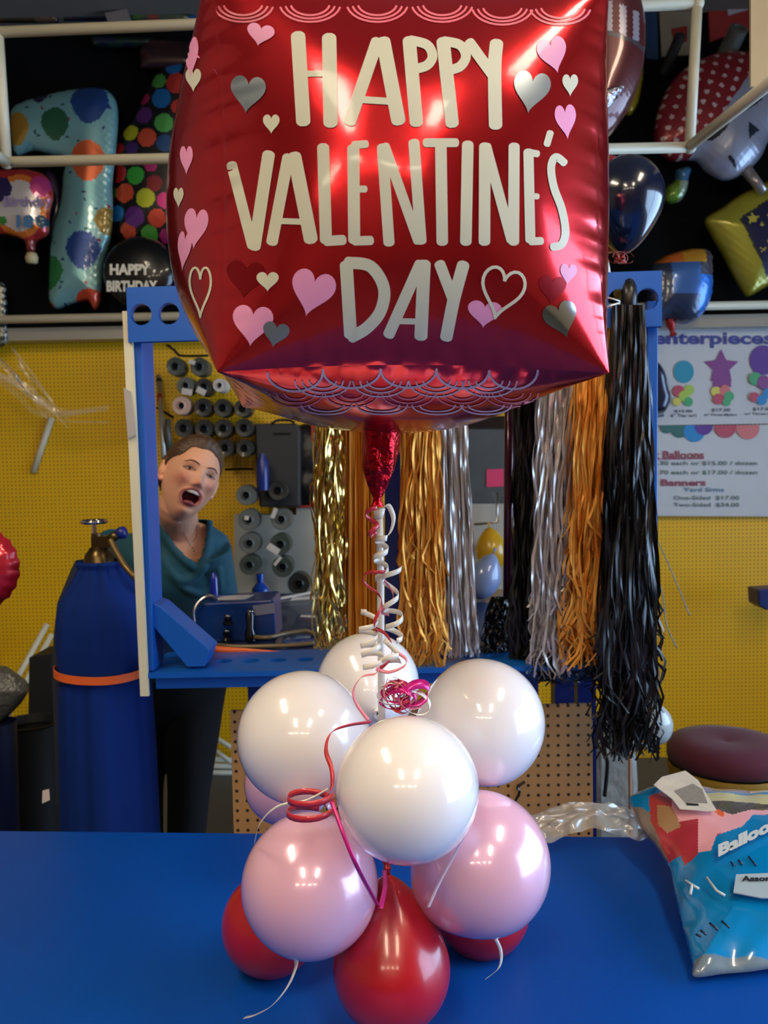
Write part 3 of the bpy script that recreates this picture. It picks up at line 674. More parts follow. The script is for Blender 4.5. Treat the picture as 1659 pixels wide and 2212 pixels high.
v = at(210, 1180, 2.2)
g = G(); g.tube([v-V3((0, 0, .03)), v+V3((0, 0, .035))], [.016, .014], 12); g.box(v+V3((.012, 0, .012)), (.045, .03, .03)); g.build('valve', brass, tank, smooth=True, auto=.5)
g = G(); c = at(203, 1127, 2.2)
g.tube([c+V3((.030*math.cos(2*PI*k/24), .030*math.sin(2*PI*k/24), 0)) for k in range(25)], .006, 8, caps=False)
for k in range(4): g.tube([c, c+V3((.03*math.cos(k*PI/2), .03*math.sin(k*PI/2), 0))], .004, 6)
g.tube([c-V3((0, 0, .03)), c+V3((0, 0, .006))], .007, 8); g.build('handwheel', ch, tank, smooth=True, auto=.6)
g = G(); g.tube([v+V3((.03, 0, .015)), at(258, 1152, 2.2)], [.014, .011], 12); g.build('outlet', brass, tank, smooth=True)
g = G(); g.lathe([(.001, 0), (.013, 0), (.016, .006), (.016, .02), (.011, .024), (.001, .024)], at(254, 1152, 2.2), (1, 0, .1), 16); g.build('blue_knob', mat('knob_blue', (14, 32, 110), rough=.4), tank, smooth=True)
g = G(); Q = catmull([at(238, 1166, 2.19), at(250, 1190, 2.18), at(268, 1220, 2.17), at(290, 1246, 2.16), at(318, 1275, 2.18)], 14)
g.tube(Q, [.0075+(.0018 if i % 2 else 0) for i in range(len(Q))], 10); g.build('hose', mat('brass_hose', (126, 100, 60), rough=.35, metal=.7), tank, smooth=True)
g = G(); g.lathe([(.135, .01), (.136, .35), (.131, .6), (.127, zt-.33), (.12, zt-.2), (.108, zt-.11), (.07, zt-.02), (.06, zt+.0)], (xt-.022, yt+.06, 0), (0, 0, 1), 72, mod=lambda an, t: 1+.02*math.sin(an*7+t*4))
tk2 = g.build('dark_cloth', navyc, tank, smooth=True)
g = G(); g.add([at(92, 1708, 2.16), at(106, 1704, 2.16), at(108, 1728, 2.15), at(91, 1736, 2.15)], [(0, 1, 2, 3)]); g.build('cloth_label', mat('white_tag', (200, 190, 190), rough=.6), tk2, solid=.001)
g = G()
q = []
for k in range(61):
    an = 2*PI*k/60; rr = .128*(1+.01*math.sin(an*5)); zz = at(200, 1464, 2.1).z+.004*math.sin(an*2+.5)
    q.append(V3((xt+.004+rr*math.cos(an), yt+rr*math.sin(an), zz)))
g.strip(q, .021, V3((0, 0, 1))); g.build('tank_strap', orange, label='orange strap buckled around the blue covered tank', cat='strap', solid=.002)
# ================================================================ work table behind the frame
ZB = ZS-.004
wt = thing('work_table', (.1, 2.6, 0), 'dark navy work table behind the blue frame, covered with tools', 'table')
xl = at(330, 1400, 2.2).x
P2 = [(xl, 2.17), (.6, 2.17), (.6, 3.15), (-.42, 3.15), (-.42, 2.44), (xl, 2.44)]
g = G(); g.prism([V3((x, y, ZB-.03)) for x, y in P2], (0, 0, .03)); g.build('table_top', mat('table_navy', (24, 44, 88), rough=.25, coat=.5, noise=.3), wt)
for x, y in ((xl+.3, 2.25), (.54, 2.25), (.54, 3.1), (-.36, 3.1)):
    g = G(); g.box((x, y, (ZB-.03)/2), (.05, .05, ZB-.03)); g.build('leg', navy, wt)
# blue metal case with black valves
def onp(x, y, Y): return at(x, y, Y)
bx0, bx1 = at(412, 1400, 2.3), at(596, 1390, 2.3); zt_ = at(470, 1302, 2.3).z
case = thing('inflator_case', ((bx0.x+bx1.x)/2, 2.36, ZB), 'blue metal case with black valves and stickers on the work table', 'machine')
bm_ = mat('case_blue', (0, 50, 120), rough=.3, coat=.4)
g = G(); g.prism([V3((bx0.x+.012, 2.3, ZB)), V3((bx1.x, 2.3, ZB)), V3((bx1.x-.004, 2.3, zt_+.006)), V3((bx0.x+.04, 2.3, zt_)), V3((bx0.x+.012, 2.3, zt_-.025))], (0, .16, 0)); g.build('case_body', bm_, case, bevel=.006)
stk = mat('sticker', (206, 200, 196), rough=.5, noise=.35, nscale=60)
g = G(); m_ = lambda x, y: at_z(x, y, zt_+.004)
g.add([V3((bx0.x+.075, 2.32, zt_+.0035)), V3((bx0.x+.15, 2.32, zt_+.0045)), V3((bx0.x+.165, 2.4, zt_+.0045)), V3((bx0.x+.06, 2.4, zt_+.0035))], [(0, 1, 2, 3)]); g.build('top_sticker', stk, case, solid=.001)
g = G(); g.pslab([(546, 1308), (592, 1302), (593, 1324), (550, 1330)], 2.298, -.002); g.build('front_sticker', mat('sticker_grey', (130, 132, 150), rough=.5), case)
bk_ = mat('black_plastic', (14, 14, 15), rough=.25, coat=.5); mt = mat('steel_fitting', (180, 175, 170), rough=.2, metal=1)
for x, y0, y1, r in ((492, 1332, 1350, .011), (490, 1364, 1388, .011), (541, 1322, 1384, .0125)):
    a, b = at(x, y1, 2.275), at(x, y0, 2.275); g = G(); g.lathe([(.001, 0), (r*1.2, 0), (r*1.25, (b-a).z*.25), (r*.8, (b-a).z*.45), (r, (b-a).z*.9), (r*.7, (b-a).z), (.001, (b-a).z)], a, (0, 0, 1), 18)
    va = g.build('valve', bk_, case, smooth=True, auto=.7)
    g = G(); g.ball(b+V3((0, 0, .002)), (r*.8, r*.8, r*.45), 12, 8); g.build('valve_cap', mt, va, smooth=True)
g = G(); g.tube(catmull([at(420, 1345, 2.28), at(418, 1322, 2.28), at(430, 1300, 2.29), at(452, 1287, 2.3), at(470, 1294, 2.31)], 8), .006, 10); g.build('handle', mt, case, smooth=True)
g = G(); a = at(463, 1290, 2.36); g.lathe([(.013, 0), (.012, .03), (.011, .055), (.006, .07), (.001, .075)], V3((a.x, a.y, zt_+.004)), (0, 0, 1), 18)
g.build('spray_nozzle', mat('nozzle_blue', (14, 40, 150), rough=.25, coat=.6), label='shiny dark blue nozzle standing upright on the blue metal case', cat='nozzle', smooth=True)
g = G(); Q = catmull([at(550, 1376, 2.26), at(580, 1376, 2.25), at(620, 1362, 2.3), at(670, 1365, 2.33), at(692, 1385, 2.27), at(670, 1408, 2.22), at(600, 1405, 2.2), at(500, 1396, 2.2), at(440, 1392, 2.22)], 12)
for p in Q: p.z = max(ZB+.007, min(p.z, ZB+.02)) if p.y > 2.17 else max(p.z, ZS+.008)
g.tube(Q, .006, 10); g.build('air_hose', mat('tan_hose', (128, 110, 76), rough=.35, metal=.2), label='tan air hose looping across the work table from the blue case', cat='hose', smooth=True)
# small things on the table
def tz(x, y): return at_z(x, y, ZB)
a = tz(565, 1278+30); 
g = G(); a = V3((at(562, 1260, 2.75).x, 2.75, ZB)); g.lathe([(.001, 0), (.03, 0), (.03, .08), (.012, .1), (.014, .13), (.001, .13)], a, (0, 0, 1), 20); g.build('spray_bottle', mat('bottle_blue', (10, 60, 150), rough=.2, coat=.6), label='blue spray bottle behind the blue case on the work table', cat='bottle', smooth=True, auto=.6)
R = random.Random(4)
for i, (pp, lab) in enumerate([([(606, 1296), (640, 1290), (690, 1280)], 'white paper strip lying behind the pale gold tassel, farthest'), ([(630, 1300), (660, 1298), (700, 1296)], 'white paper strip lying behind the pale gold tassel, middle'), ([(650, 1340), (690, 1342), (720, 1345)], 'white strip nearest the front of the work table')]):
    q = [tz(x, y)+V3((0, 0, .006+.004*i)) for x, y in pp]; g = G(); g.strip(catmull(q, 5), .03 if i < 2 else .016, V3((.2, 1, .2))); g.build('paper_strip', mat('paper', (214, 210, 205), rough=.6), label=lab, cat='paper', solid=.001)
g = G(); c = tz(655, 1388); g.lathe([(.001, 0), (.05, 0), (.055, .006), (.05, .008), (.001, .004)], c+V3((0, .0, .0005)), (0, 0, 1), 28); g.build('dish', mat('dish_blue', (8, 70, 160), rough=.12, coat=.8), label='shallow shiny blue dish at the front of the work table', cat='dish', smooth=True)
# tan perforated board under the shelf
tan = pegboard('tan_hardboard', (170, 126, 78), (40, 26, 14), .0254, .0042, rough=.6)
a, b, c_, d = at(497, 1536, 2.06), at(1280, 1532, 2.06), at(1283, 1800, 2.06), at(497, 1800, 2.06)
g = G(); g.prism([V3((a.x, 2.06, a.z)), V3((b.x, 2.06, a.z)), V3((b.x, 2.06, .02)), V3((a.x, 2.06, .02))], (0, .012, 0))
PB = g.build('hardboard_panel', tan, label='tan perforated hardboard panel standing below the blue shelf', cat='panel')
g = G(); g.tube(catmull([at(1108, 1738, 2.055), at(1122, 1712, 2.055), at(1118, 1700, 2.055), at(1134, 1688, 2.055)], 5), .003, 6); g.build('wire_hook', bk_, PB)
# ================================================================ things on and by the back wall
dk = mat('spool_dark', (40, 41, 40), rough=.4, coat=.2); dkg = mat('spool_green_grey', (62, 70, 64), rough=.4, coat=.2); gy = mat('spool_grey', (92, 96, 92), rough=.45); wh = mat('spool_white', (196, 188, 180), rough=.5); pkw = mat('spool_pinkish', (196, 160, 142), rough=.5); core = mat('spool_core', (6, 6, 6), rough=.9)
def spool(px, py, rp, m, label, Y=3.95, tail=None, sq=False, group='ribbon spools on the wall'):
    c = at(px, py, Y); r = rp*Y/F; t = thing('ribbon_spool', c-V3((0, 0, r)), label, 'ribbon spool', group)
    g = G(); g.lathe([(r*.34, 0), (r*.36, -.004), (r*.5, .004), (r*.94, .002), (r, .008), (r, .10), (r*.3, .10), (r*.34, 0)], c, (0, 1, 0), 32); g.build('spool_rim', m, t, smooth=True, auto=.5)
    g = G(); g.lathe([(r*.34, .02), (.001, .02)], c, (0, 1, 0), 20); g.tube([c+V3((0, .0, 0)), c+V3((0, YW-Y+.004, 0))], .004, 6); g.build('wall_peg', core, t)
    if tail:
        a = V3((c.x+tail[0], c.y-.012, c.z+tail[1])); g = G(); g.box(a, (tail[2], .004, tail[3]), ry=tail[4]); g.build('paper_tag', MATS['spool_white'], t, bevel=.001)
rows = [('top row above the woman', [(378, 791, 20, dkg, None), (430, 792, 20, dkg, (-.03, .02, .03, .02, .3))]),
        ('second row above the woman', [(400, 833, 19, gy, (.01, -.03, .05, .03, .2)), (440, 836, 19, dk, (-.01, -.02, .045, .03, .5)), (474, 832, 15, wh, None)]),
        ('third row above the woman', [(391, 876, 20, pkw, None), (438, 880, 20, dk, None), (481, 881, 20, dk, None), (524, 882, 19, dk, None)]),
        ('fourth row above the woman', [(396, 925, 20, dk, None), (440, 926, 20, dk, None), (482, 925, 20, dk, None), (527, 924, 20, dk, None)]),
        ('lowest row just above the woman\'s head', [(486, 967, 19, dk, None), (528, 968, 19, dk, None)])]
nth = ['leftmost', 'second from the left', 'third from the left', 'fourth from the left']
cn = {'spool_dark': 'charcoal', 'spool_green_grey': 'greenish grey', 'spool_grey': 'grey', 'spool_white': 'white-rimmed', 'spool_pinkish': 'pale pinkish'}
for rn, L in rows:
    for i, (x, y, r, m, tl) in enumerate(L): spool(x, y, r, m, '%s ribbon spool, %s in the %s' % (cn[m.name], nth[i], rn), tail=tl)
cols = [('left column beside the woman\'s shoulder', [(531, 1070, 22, gy, None), (536, 1123, 23, gy, (-.005, .01, .02, .02, .2)), (538, 1174, 23, gy, None), (538, 1221, 22, dkg, None)]),
        ('right column on the pale board', [(600, 1060, 21, dk, None), (607, 1122, 23, gy, (-.03, .03, .02, .05, .4)), (605, 1176, 23, dkg, (-.03, -.02, .06, .032, .6)), (610, 1225, 23, dkg, (-.02, .03, .015, .05, .7)), (645, 1262, 24, dk, None)])]
nv_ = ['topmost', 'second from the top', 'third from the top', 'fourth from the top', 'lowest']
for rn, L in cols:
    for i, (x, y, r, m, tl) in enumerate(L): spool(x, y, r, m, '%s ribbon spool, %s in the %s' % (cn[m.name], nv_[i], rn), tail=tl, Y=3.87, group='ribbon spools beside the pale board')
# pale board with red upper edge
t = thing('pale_board', at(600, 1290, 4.1), 'pale grey board with a red top edge behind the spools', 'board')
g = G(); g.pslab([(506, 1112), (506, 1295), (700, 1295), (700, 1096), (640, 1096), (640, 1112)], 4.1, .101); g.build('panel', mat('pale_panel', (158, 158, 148), rough=.5, noise=.1), t)
g = G(); g.pslab([(636, 1092), (702, 1091), (702, 1096), (636, 1097)], 4.08, .03); g.build('red_edge', mat('red_trim', (150, 34, 24), rough=.5), t)
g = G(); g.pslab([(672, 905), (679, 905), (679, 1094), (672, 1094)], 4.08, .03); g.build('red_trim_strip', MATS['red_trim'], label='thin red vertical strip on the yellow wall left of the tassels', cat='trim')
# dark case and rounded black bag
t = thing('black_case', at(590, 1095, 3.98), 'black upright case on the yellow wall beside the spools', 'case')
g = G(); g.pslab([(550, 915), (640, 914), (648, 930), (648, 1095), (560, 1095)], 3.99, .2); g.build('case_body', mat('case_black', (36, 37, 40), rough=.5, noise=.2), t, bevel=.008)
g = G(); g.pslab([(590, 935), (628, 934), (628, 939), (590, 940)], 3.985, .003); g.build('slot', core, t)
g = G(); g.tube(catmull([at(586, 916, 3.98), at(600, 908, 3.98), at(625, 908, 3.98), at(636, 914, 3.98)], 5), .006, 8); g.build('handle', core, t, smooth=True)
g = G(); g.ball(at(660, 1046, 4.12), (.09, .07, .11), 24, 16); g.ball(at(662, 985, 4.13), (.10, .06, .16), 24, 16); g.build('black_bag', mat('bag_black', (16, 15, 16), rough=.35, bump=.6, bscale=20, bdist=.01), label='rounded shiny black bag hanging right of the black case', cat='bag', smooth=True)
g = G(); c = at(568, 1045, 3.88); g.lathe([(.001, 0), (.028, 0), (.03, .06), (.028, .13), (.012, .16), (.012, .17), (.001, .17)], c-V3((0, 0, .03)), (0, 0, 1), 18); g.build('blue_bottle', mat('bottle_navy', (14, 34, 110), rough=.3), label='dark blue bottle hanging in front of the black case', cat='bottle', smooth=True, auto=.6)
# rods
t = thing('silver_rod', at(352, 990, 3.9), 'silver rod with a red band leaning by the left post', 'rod')
g = G(); g.tube([at(354, 990, 3.9), at(343, 812, 4.19)], .012, 12); g.build('shaft', mat('rod_silver', (150, 150, 146), rough=.35, metal=.5), t, smooth=True)
g = G(); g.tube([at(346.6, 873, 4.09), at(345.3, 853, 4.12)], .0135, 12); g.build('red_band', MATS['red_trim'], t, smooth=True)
g = G(); g.tube([at(343.9, 826, 4.167), at(343.5, 820, 4.177)], .0135, 12); g.build('black_band', core, t, smooth=True)
g = G(); g.tube([at(367, 980, 3.95), at(363, 940, 3.95), at(362, 905, 3.95)], [.016, .016, .014], 12); g.build('short_rod', mat('rod_dark', (66, 66, 60), rough=.4), label='short dark grey rod right of the silver rod', cat='rod', smooth=True)
for i, (pp, lab) in enumerate([([(338, 880), (352, 888), (375, 902)], 'thin black wire looping by the silver rod'), ([(362, 745), (378, 757), (392, 768), (450, 768)], 'thin black wire above the top row of spools'), ([(486, 1014), (520, 1013), (548, 1013)], 'thin black rail under the lowest row of spools')]):
    g = G(); g.tube(catmull([at(x, y, 4.196) for x, y in pp], 5), .006, 6); g.build('wire', core, label=lab, cat='wire', smooth=True)
# glass-fronted case with a pink note, white panel below
t = thing('display_cabinet', at(1060, 1250, 4.05), 'grey glossy cabinet with a pink sticky note behind the tassels', 'cabinet')
g = G(); g.pslab([(1000, 915), (1120, 913), (1120, 1086), (1000, 1086)], 4.05, .12); g.build('glass_front', mat('cab_glass', (84, 92, 94), rough=.12, coat=1, noise=.3, nscale=5), t)
g = G(); g.pslab([(996, 900), (1124, 898), (1124, 926), (996, 926)], 4.04, .13); g.build('top_rail', bk_, t)
g = G(); g.pslab([(1000, 1087), (1120, 1087), (1120, 1300), (1000, 1300)], 4.06, .1); g.build('white_panel', mat('cab_white', (176, 172, 160), rough=.5), t)
g = G(); g.pslab([(1051, 1014), (1088, 1013), (1088, 1051), (1051, 1052)], 4.045, .003); g.build('sticky_note', mat('note_pink', (222, 60, 108), rough=.7), label='pink sticky note on the grey cabinet', cat='note')
g = G(); g.tube([at(1074, 1064, 4.0), at(1074, 1128, 4.0), at(1024, 1133, 4.0)], .007, 8); g.build('wire_shelf', mt, label='thin white wire bracket over the yellow balloon', cat='bracket', smooth=True)
yl = mat('yellow_latex', (196, 148, 22), rough=.3, coat=.5); lb = mat('pale_blue_latex', (120, 134, 170), rough=.3, coat=.6)
balloon('latex_balloon', at(1062, 1190, 3.95), 34*3.95/F, (-.1, 0, 1), yl, 'yellow balloon behind the tassels above a pale blue one', ry=1.25)
_c = at(1046, 1300, 2.9); _c.z = ZB+.078
balloon('latex_balloon', _c, 36*2.9/F, (.35, 0, .9), lb, 'pale blue-grey balloon behind the silver tassel', ry=1.3)
# ---------------- posters on the right
post = mat('poster_vinyl', (192, 196, 200), rough=.25, coat=.4, bump=.15, bscale=4, bdist=.01)
INK = [mat('ink_navy', (58, 66, 140), rough=.4), mat('ink_grey', (70, 76, 96), rough=.4), mat('ink_maroon', (140, 62, 84), rough=.4), mat('ink_green', (82, 108, 106), rough=.4), mat('ink_teal', (80, 120, 150), rough=.4)]
def polyc(cx, cy, r, n=20, k=1.0): return [(cx+r*math.cos(2*PI*i/n), cy+r*k*math.sin(2*PI*i/n)) for i in range(n)]
def blob(g, pts, Y, mi): g.add([at(x, y, Y) for x, y in pts], [list(range(len(pts)))], mi)
BC = [mat('pr_teal', (34, 140, 170), rough=.4), mat('pr_purple', (126, 60, 130), rough=.4), mat('pr_violet', (92, 50, 140), rough=.4), mat('pr_red', (176, 70, 90), rough=.4), mat('pr_lime', (160, 190, 80), rough=.4), mat('pr_green', (70, 160, 110), rough=.4), mat('pr_yellow', (206, 196, 90), rough=.4), mat('pr_blue', (30, 130, 190), rough=.4), mat('pr_coral', (200, 110, 110), rough=.4), mat('pr_dgreen', (50, 104, 100), rough=.4)]
Yp = 4.15
t = thing('centerpieces_banner', at(1560, 915, Yp), 'white banner headed Centerpieces with pictures of balloon columns', 'banner')
g = G(); g.pslab([(1330, 704), (1730, 694), (1730, 914), (1330, 920)], Yp, .006); g.build('sheet', post, t)
g = G(); ptext(g, 'Centerpieces', 1374, 716, 1670, 752, Yp-.003, bold=.03); g.build('heading', INK[0], t)
g = G()
for a, b, c, d, e in ((1457, 885, 1496, 892, '$15.00'), (1449, 894, 1504, 901, '6" Tier w/1'), (1537, 882, 1578, 890, '$17.00'), (1520, 893, 1592, 900, 'w/ Three Mylars'), (1626, 880, 1668, 888, '$17.00'), (1608, 891, 1690, 898, 'w/ Three Mylars'), (1400, 895, 1434, 901, '1 Ball')): ptext(g, e, a, b, c, d, Yp-.003, bold=.02)
g.build('captions', INK[1], t)
g = G()
for x0, y0, mi, kind in ((1477, 803, 0, 'round'), (1558, 793, 1, 'star'), (1648, 778, 2, 'round')):
    if kind == 'star':
        st = []
        for i in range(10):
            a = -PI/2+PI*i/5; r = 39 if i % 2 == 0 else 19; st.append((x0+r*math.cos(a), y0+r*1.0*math.sin(a)))
        st = st
        for i in range(10): g.add([at(*q, Yp-.004) for q in ((x0, y0), st[i], st[(i+1) % 10])], [(0, 1, 2)], mi)
        blob(g, [(1542, 800), (1576, 800), (1580, 836), (1540, 836)], Yp-.0036, mi)
    else: blob(g, polyc(x0, y0, 22 if mi == 0 else 29, k=1.12), Yp-.004, mi)
for i, (x, y, r, mi) in enumerate([(1466, 845, 13, 3), (1489, 842, 11, 4), (1478, 856, 12, 4), (1462, 868, 9, 6), (1487, 868, 10, 5), (1547, 846, 11, 6), (1566, 843, 12, 8), (1575, 856, 11, 5), (1552, 862, 12, 3), (1570, 868, 9, 5), (1632, 818, 14, 5), (1650, 826, 15, 1), (1630, 858, 11, 3), (1646, 864, 11, 7), (1660, 850, 12, 7)]):
    blob(g, polyc(x, y, r), Yp-.0045-.0004*i, mi)
g.build('balloon_pictures', BC, t)
t = thing('price_list', at(1560, 1115, Yp), 'white price list for balloons and banners below the Centerpieces banner', 'poster')
g = G(); g.pslab([(1330, 922), (1730, 916), (1730, 1116), (1330, 1114)], Yp+.01, .006); g.build('sheet', post, t)
g = G(); ptext(g, 'Latex Balloons', 1366, 974, 1521, 991, Yp+.006, bold=.03); ptext(g, 'Custom Banners', 1320, 1035, 1525, 1050, Yp+.006, bold=.03)
g.add([at(x, y, Yp+.006) for x, y in ((1366, 992), (1521, 990), (1521, 991.5), (1366, 993.5))], [(0, 1, 2, 3)]); g.build('headings', INK[2], t)
g = G()
for s_, x0, x1, y0 in (('$1.30 each or $15.00 / dozen', 1400, 1636, 996), ('$1.70 each or $17.00 / dozen', 1400, 1636, 1016), ('One-Sided  $17.00', 1455, 1597, 1071), ('Two-Sided  $34.00', 1455, 1597, 1086)): ptext(g, s_, x0, y0, x1, y0+10, Yp+.006, bold=.015)
g.build('prices', INK[3], t)
g = G(); ptext(g, 'Yard Signs', 1476, 1053, 1564, 1065, Yp+.006, bold=.02); g.build('subheading', INK[4], t)
g = G()
for i, (x, y, r, mi) in enumerate([(1468, 926, 20, 9), (1500, 932, 23, 7), (1520, 920, 20, 2), (1567, 922, 24, 3), (1616, 924, 25, 8), (1440, 922, 14, 9)]):
    pts = [(px, max(py, 918.5)) for px, py in polyc(x, y, r)]; blob(g, pts, Yp+.006-.0004*i, mi)
g.build('balloon_pictures', BC, t)
g = G(); c = at(1418, 845, 2.1)
foil('foil_balloon', 'dark blue foil balloon peeking out right of the right post', 'balloon', [(1395, 790), (1418, 780), (1436, 800), (1444, 835), (1450, 860), (1440, 885), (1425, 895), (1395, 890)], 4.09, .05, lambda x, y: (24, 28, 56), step=7)
# right side: stool, blue box, pale balloons
st = thing('stool', (at(1570, 1650, 3.25).x, 3.25, 0), 'round stool with a maroon cushion over a yellow drum base', 'stool')
c = at(1572, 1648, 3.25); R_ = 128*3.25/F
g = G(); g.lathe([(.001, .0), (R_*.9, 0), (R_, .02), (R_*1.0, .055), (R_*.93, .085), (R_*.6, .10), (.06, .098), (.001, .085)], c, (0, 0, 1), 56); g.build('cushion', mat('maroon_velvet', (84, 22, 42), rough=.9, sheen=.1, noise=.2), st, smooth=True)
g = G(); g.lathe([(R_*.97, 0), (R_*.99, -.02), (R_*.9, -.10), (R_*.93, -c.z+.02), (R_*.93, -c.z)], c, (0, 0, 1), 56, mod=lambda an, t: 1+.012*math.sin(an*24)); g.build('drum', mat('drum_yellow', (150, 116, 30), rough=.6, noise=.4, nscale=12), st, smooth=True)
g = G(); g.pslab([(1638, 1274), (1700, 1270), (1700, 1318), (1655, 1318), (1640, 1308)], 3.9, .12); bb = g.build('wall_box', navy, label='small dark blue box fixed to the yellow wall at the right edge', cat='box', bevel=.006)
pwl = mat('pale_latex', (176, 184, 184), rough=.3, coat=.6, sss=.2)
balloon('latex_balloon', at(1410, 1562, 2.7), 42*2.7/F, (-.4, 0, 1), pwl, 'white balloon behind the end of the long black tassel', ry=1.15)
balloon('latex_balloon', at(1320, 1590, 2.85), 42*2.85/F, (-.2, 0, 1), pwl, 'pale balloon left of the long black tassel end', ry=1.2)
g = G(); g.pslab([(1285, 1600), (1376, 1580), (1382, 1700), (1384, 2105), (1286, 2105)], 2.5, .08); g.build('plastic_sack', mat('sack_grey', (150, 154, 150), rough=.25, coat=.6, noise=.3, bump=.8, bscale=14, bdist=.02), label='crinkled grey plastic sack standing below the long black tassel', cat='sack', bevel=.02)
g = G(); g.tube([at(1360, 1590, 2.4), at(1364, 2150, 2.4)], .005, 8); g.build('wooden_stick', mat('wood_stick', (140, 92, 56), rough=.6), label='thin wooden stick in front of the grey sack', cat='stick', smooth=True)
g = G(); g.tube(catmull([at(1300, 1560, 2.45), at(1302, 1610, 2.45), at(1312, 1650, 2.45), at(1306, 1720, 2.45)], 6), .006, 8); g.build('electric_cable', core, label='black cord hanging in front of the grey sack', cat='cord', smooth=True)
# left side: bins, bags, pipes
R = random.Random(9)
binm = mat('bin_black', (20, 20, 21), rough=.6)
c = at(66, 1565, 3.0); g = G(); zc = c.z; g.lathe([(.001, .0), (.085, .0), (.1, zc), (.108, zc+.01), (.1, zc+.012), (.092, zc-.02)], (c.x, c.y, .001), (0, 0, 1), 40); g.build('trash_bin', binm, label='round black bin on the floor left of the covered tank', cat='bin', smooth=True, auto=.6)
g = G(); g.pslab([(62, 1420), (112, 1412), (118, 1560), (60, 1562)], 3.35, .2); g.pslab([(64, 1560), (114, 1560), (112, 1800), (66, 1800)], 3.35, .2); g.build('black_cabinet', mat('cabinet_black', (16, 16, 17), rough=.7), label='dark cabinet standing behind the round black bin', cat='cabinet', bevel=.005)
g = G(); c = at(-8, 1560, 2.7); g.lathe([(.001, 0), (.05, 0), (.062, c.z)], (c.x, c.y, .001), (0, 0, 1), 32); g.build('blue_bin', mat('bin_navy', (10, 20, 60), rough=.5), label='dark navy bin at the left edge of the picture', cat='bin', smooth=True)
foil('plastic_bag', 'crumpled grey plastic bag over the navy bin at the left edge', 'bag', [(-60, 1450), (0, 1437), (30, 1450), (62, 1480), (52, 1510), (20, 1545), (0, 1560), (-60, 1560)], 2.75, .06, lambda x, y: (100, 102, 100), m=mat('bag_grey', (92, 94, 92), rough=.3, coat=.5, bump=1, bscale=25, bdist=.02), wr=.01)
for i, (a, b, lab) in enumerate([((-5, 1540), (102, 1348), 'upper white plastic pipe leaning on the wall behind the covered tank'), ((8, 1560), (112, 1370), 'lower white plastic pipe leaning on the wall behind the covered tank')]):
    g = G(); g.tube([at(*a, 3.9), at(*b, 4.1)], .014, 10); g.build('plastic_pipe', pvc, label=lab, cat='pipe', group='white plastic pipes by the wall', smooth=True)
for i, (a, b, lab) in enumerate([((395, 1640), (510, 1642), 'topmost of the white pipes lying at the foot of the wall'), ((392, 1654), (510, 1656), 'second of the white pipes lying at the foot of the wall'), ((390, 1668), (510, 1670), 'third of the white pipes lying at the foot of the wall'), ((400, 1681), (510, 1683), 'lowest of the white pipes lying at the foot of the wall')]):
    g = G(); g.tube([at(*a, 4.12-.02*i), at(*b, 4.12-.02*i)], .0135, 10); g.build('plastic_pipe', pvc, label=lab, cat='pipe', group='white plastic pipes by the wall', smooth=True)
for i, (a, b, lab) in enumerate([((430, 1572), (505, 1618), 'upper slanting white pipe left of the hardboard panel'), ((424, 1588), (505, 1652), 'lower slanting white pipe left of the hardboard panel')]):
    g = G(); g.tube([at(*a, 4.08), at(*b, 4.0)], .012, 10); g.build('plastic_pipe', pvc, label=lab, cat='pipe', group='white plastic pipes by the wall', smooth=True)
g = G(); a, b = at(112, 902, 4.185), at(72, 1020, 4.185); g.tube([a, b], .0155, 16); g.build('white_tube', pvc, label='short white tube hanging at a slant on the yellow wall', cat='tube', smooth=True)
fm = film('clear_film', opac=.10, rough=.08, bump=.5)
R = random.Random(21)
g = G()
for i in range(16):
    a = (R.uniform(-40, 40), R.uniform(740, 830)); b = (R.uniform(90, 125), R.uniform(870, 905)); e = (R.uniform(120, 240), R.uniform(880, 935))
    path = [a, ((a[0]+b[0])/2+R.uniform(-20, 20), (a[1]+b[1])/2+R.uniform(-12, 12)), b] + ([e] if i % 3 == 0 else [])
    g.strip(catmull([at(x, y, 3.95+R.uniform(-.03, .03)) for x, y in path], 8), R.uniform(.008, .03), V3((R.uniform(-.5, .5), R.uniform(-.4, .4), 1)))
g.build('clear_streamer', fm, label='tangle of clear cellophane streamers on the yellow wall', cat='streamer', kind='stuff', smooth=True)
# red foil balloon at the left edge
def redf(x, y):
    d = math.hypot(x+35, y-1228); return (205, 205, 200) if d < 42 else (196, 30, 50)
ol = [(-35+(76+4*(i % 2))*math.cos(2*PI*i/40), 1228+(84+4*(i % 2))*math.sin(2*PI*i/40)) for i in range(40)]
o = foil('foil_balloon', 'round red foil balloon cut off by the left edge', 'balloon', ol, 2.2, .05, redf, step=7, smoothcurve=False)
a = at(-35, 1310, 2.2); g = G(); g.tube([a, V3((a.x, a.y, .001))], .002, 6); g.build('string', sil, o)
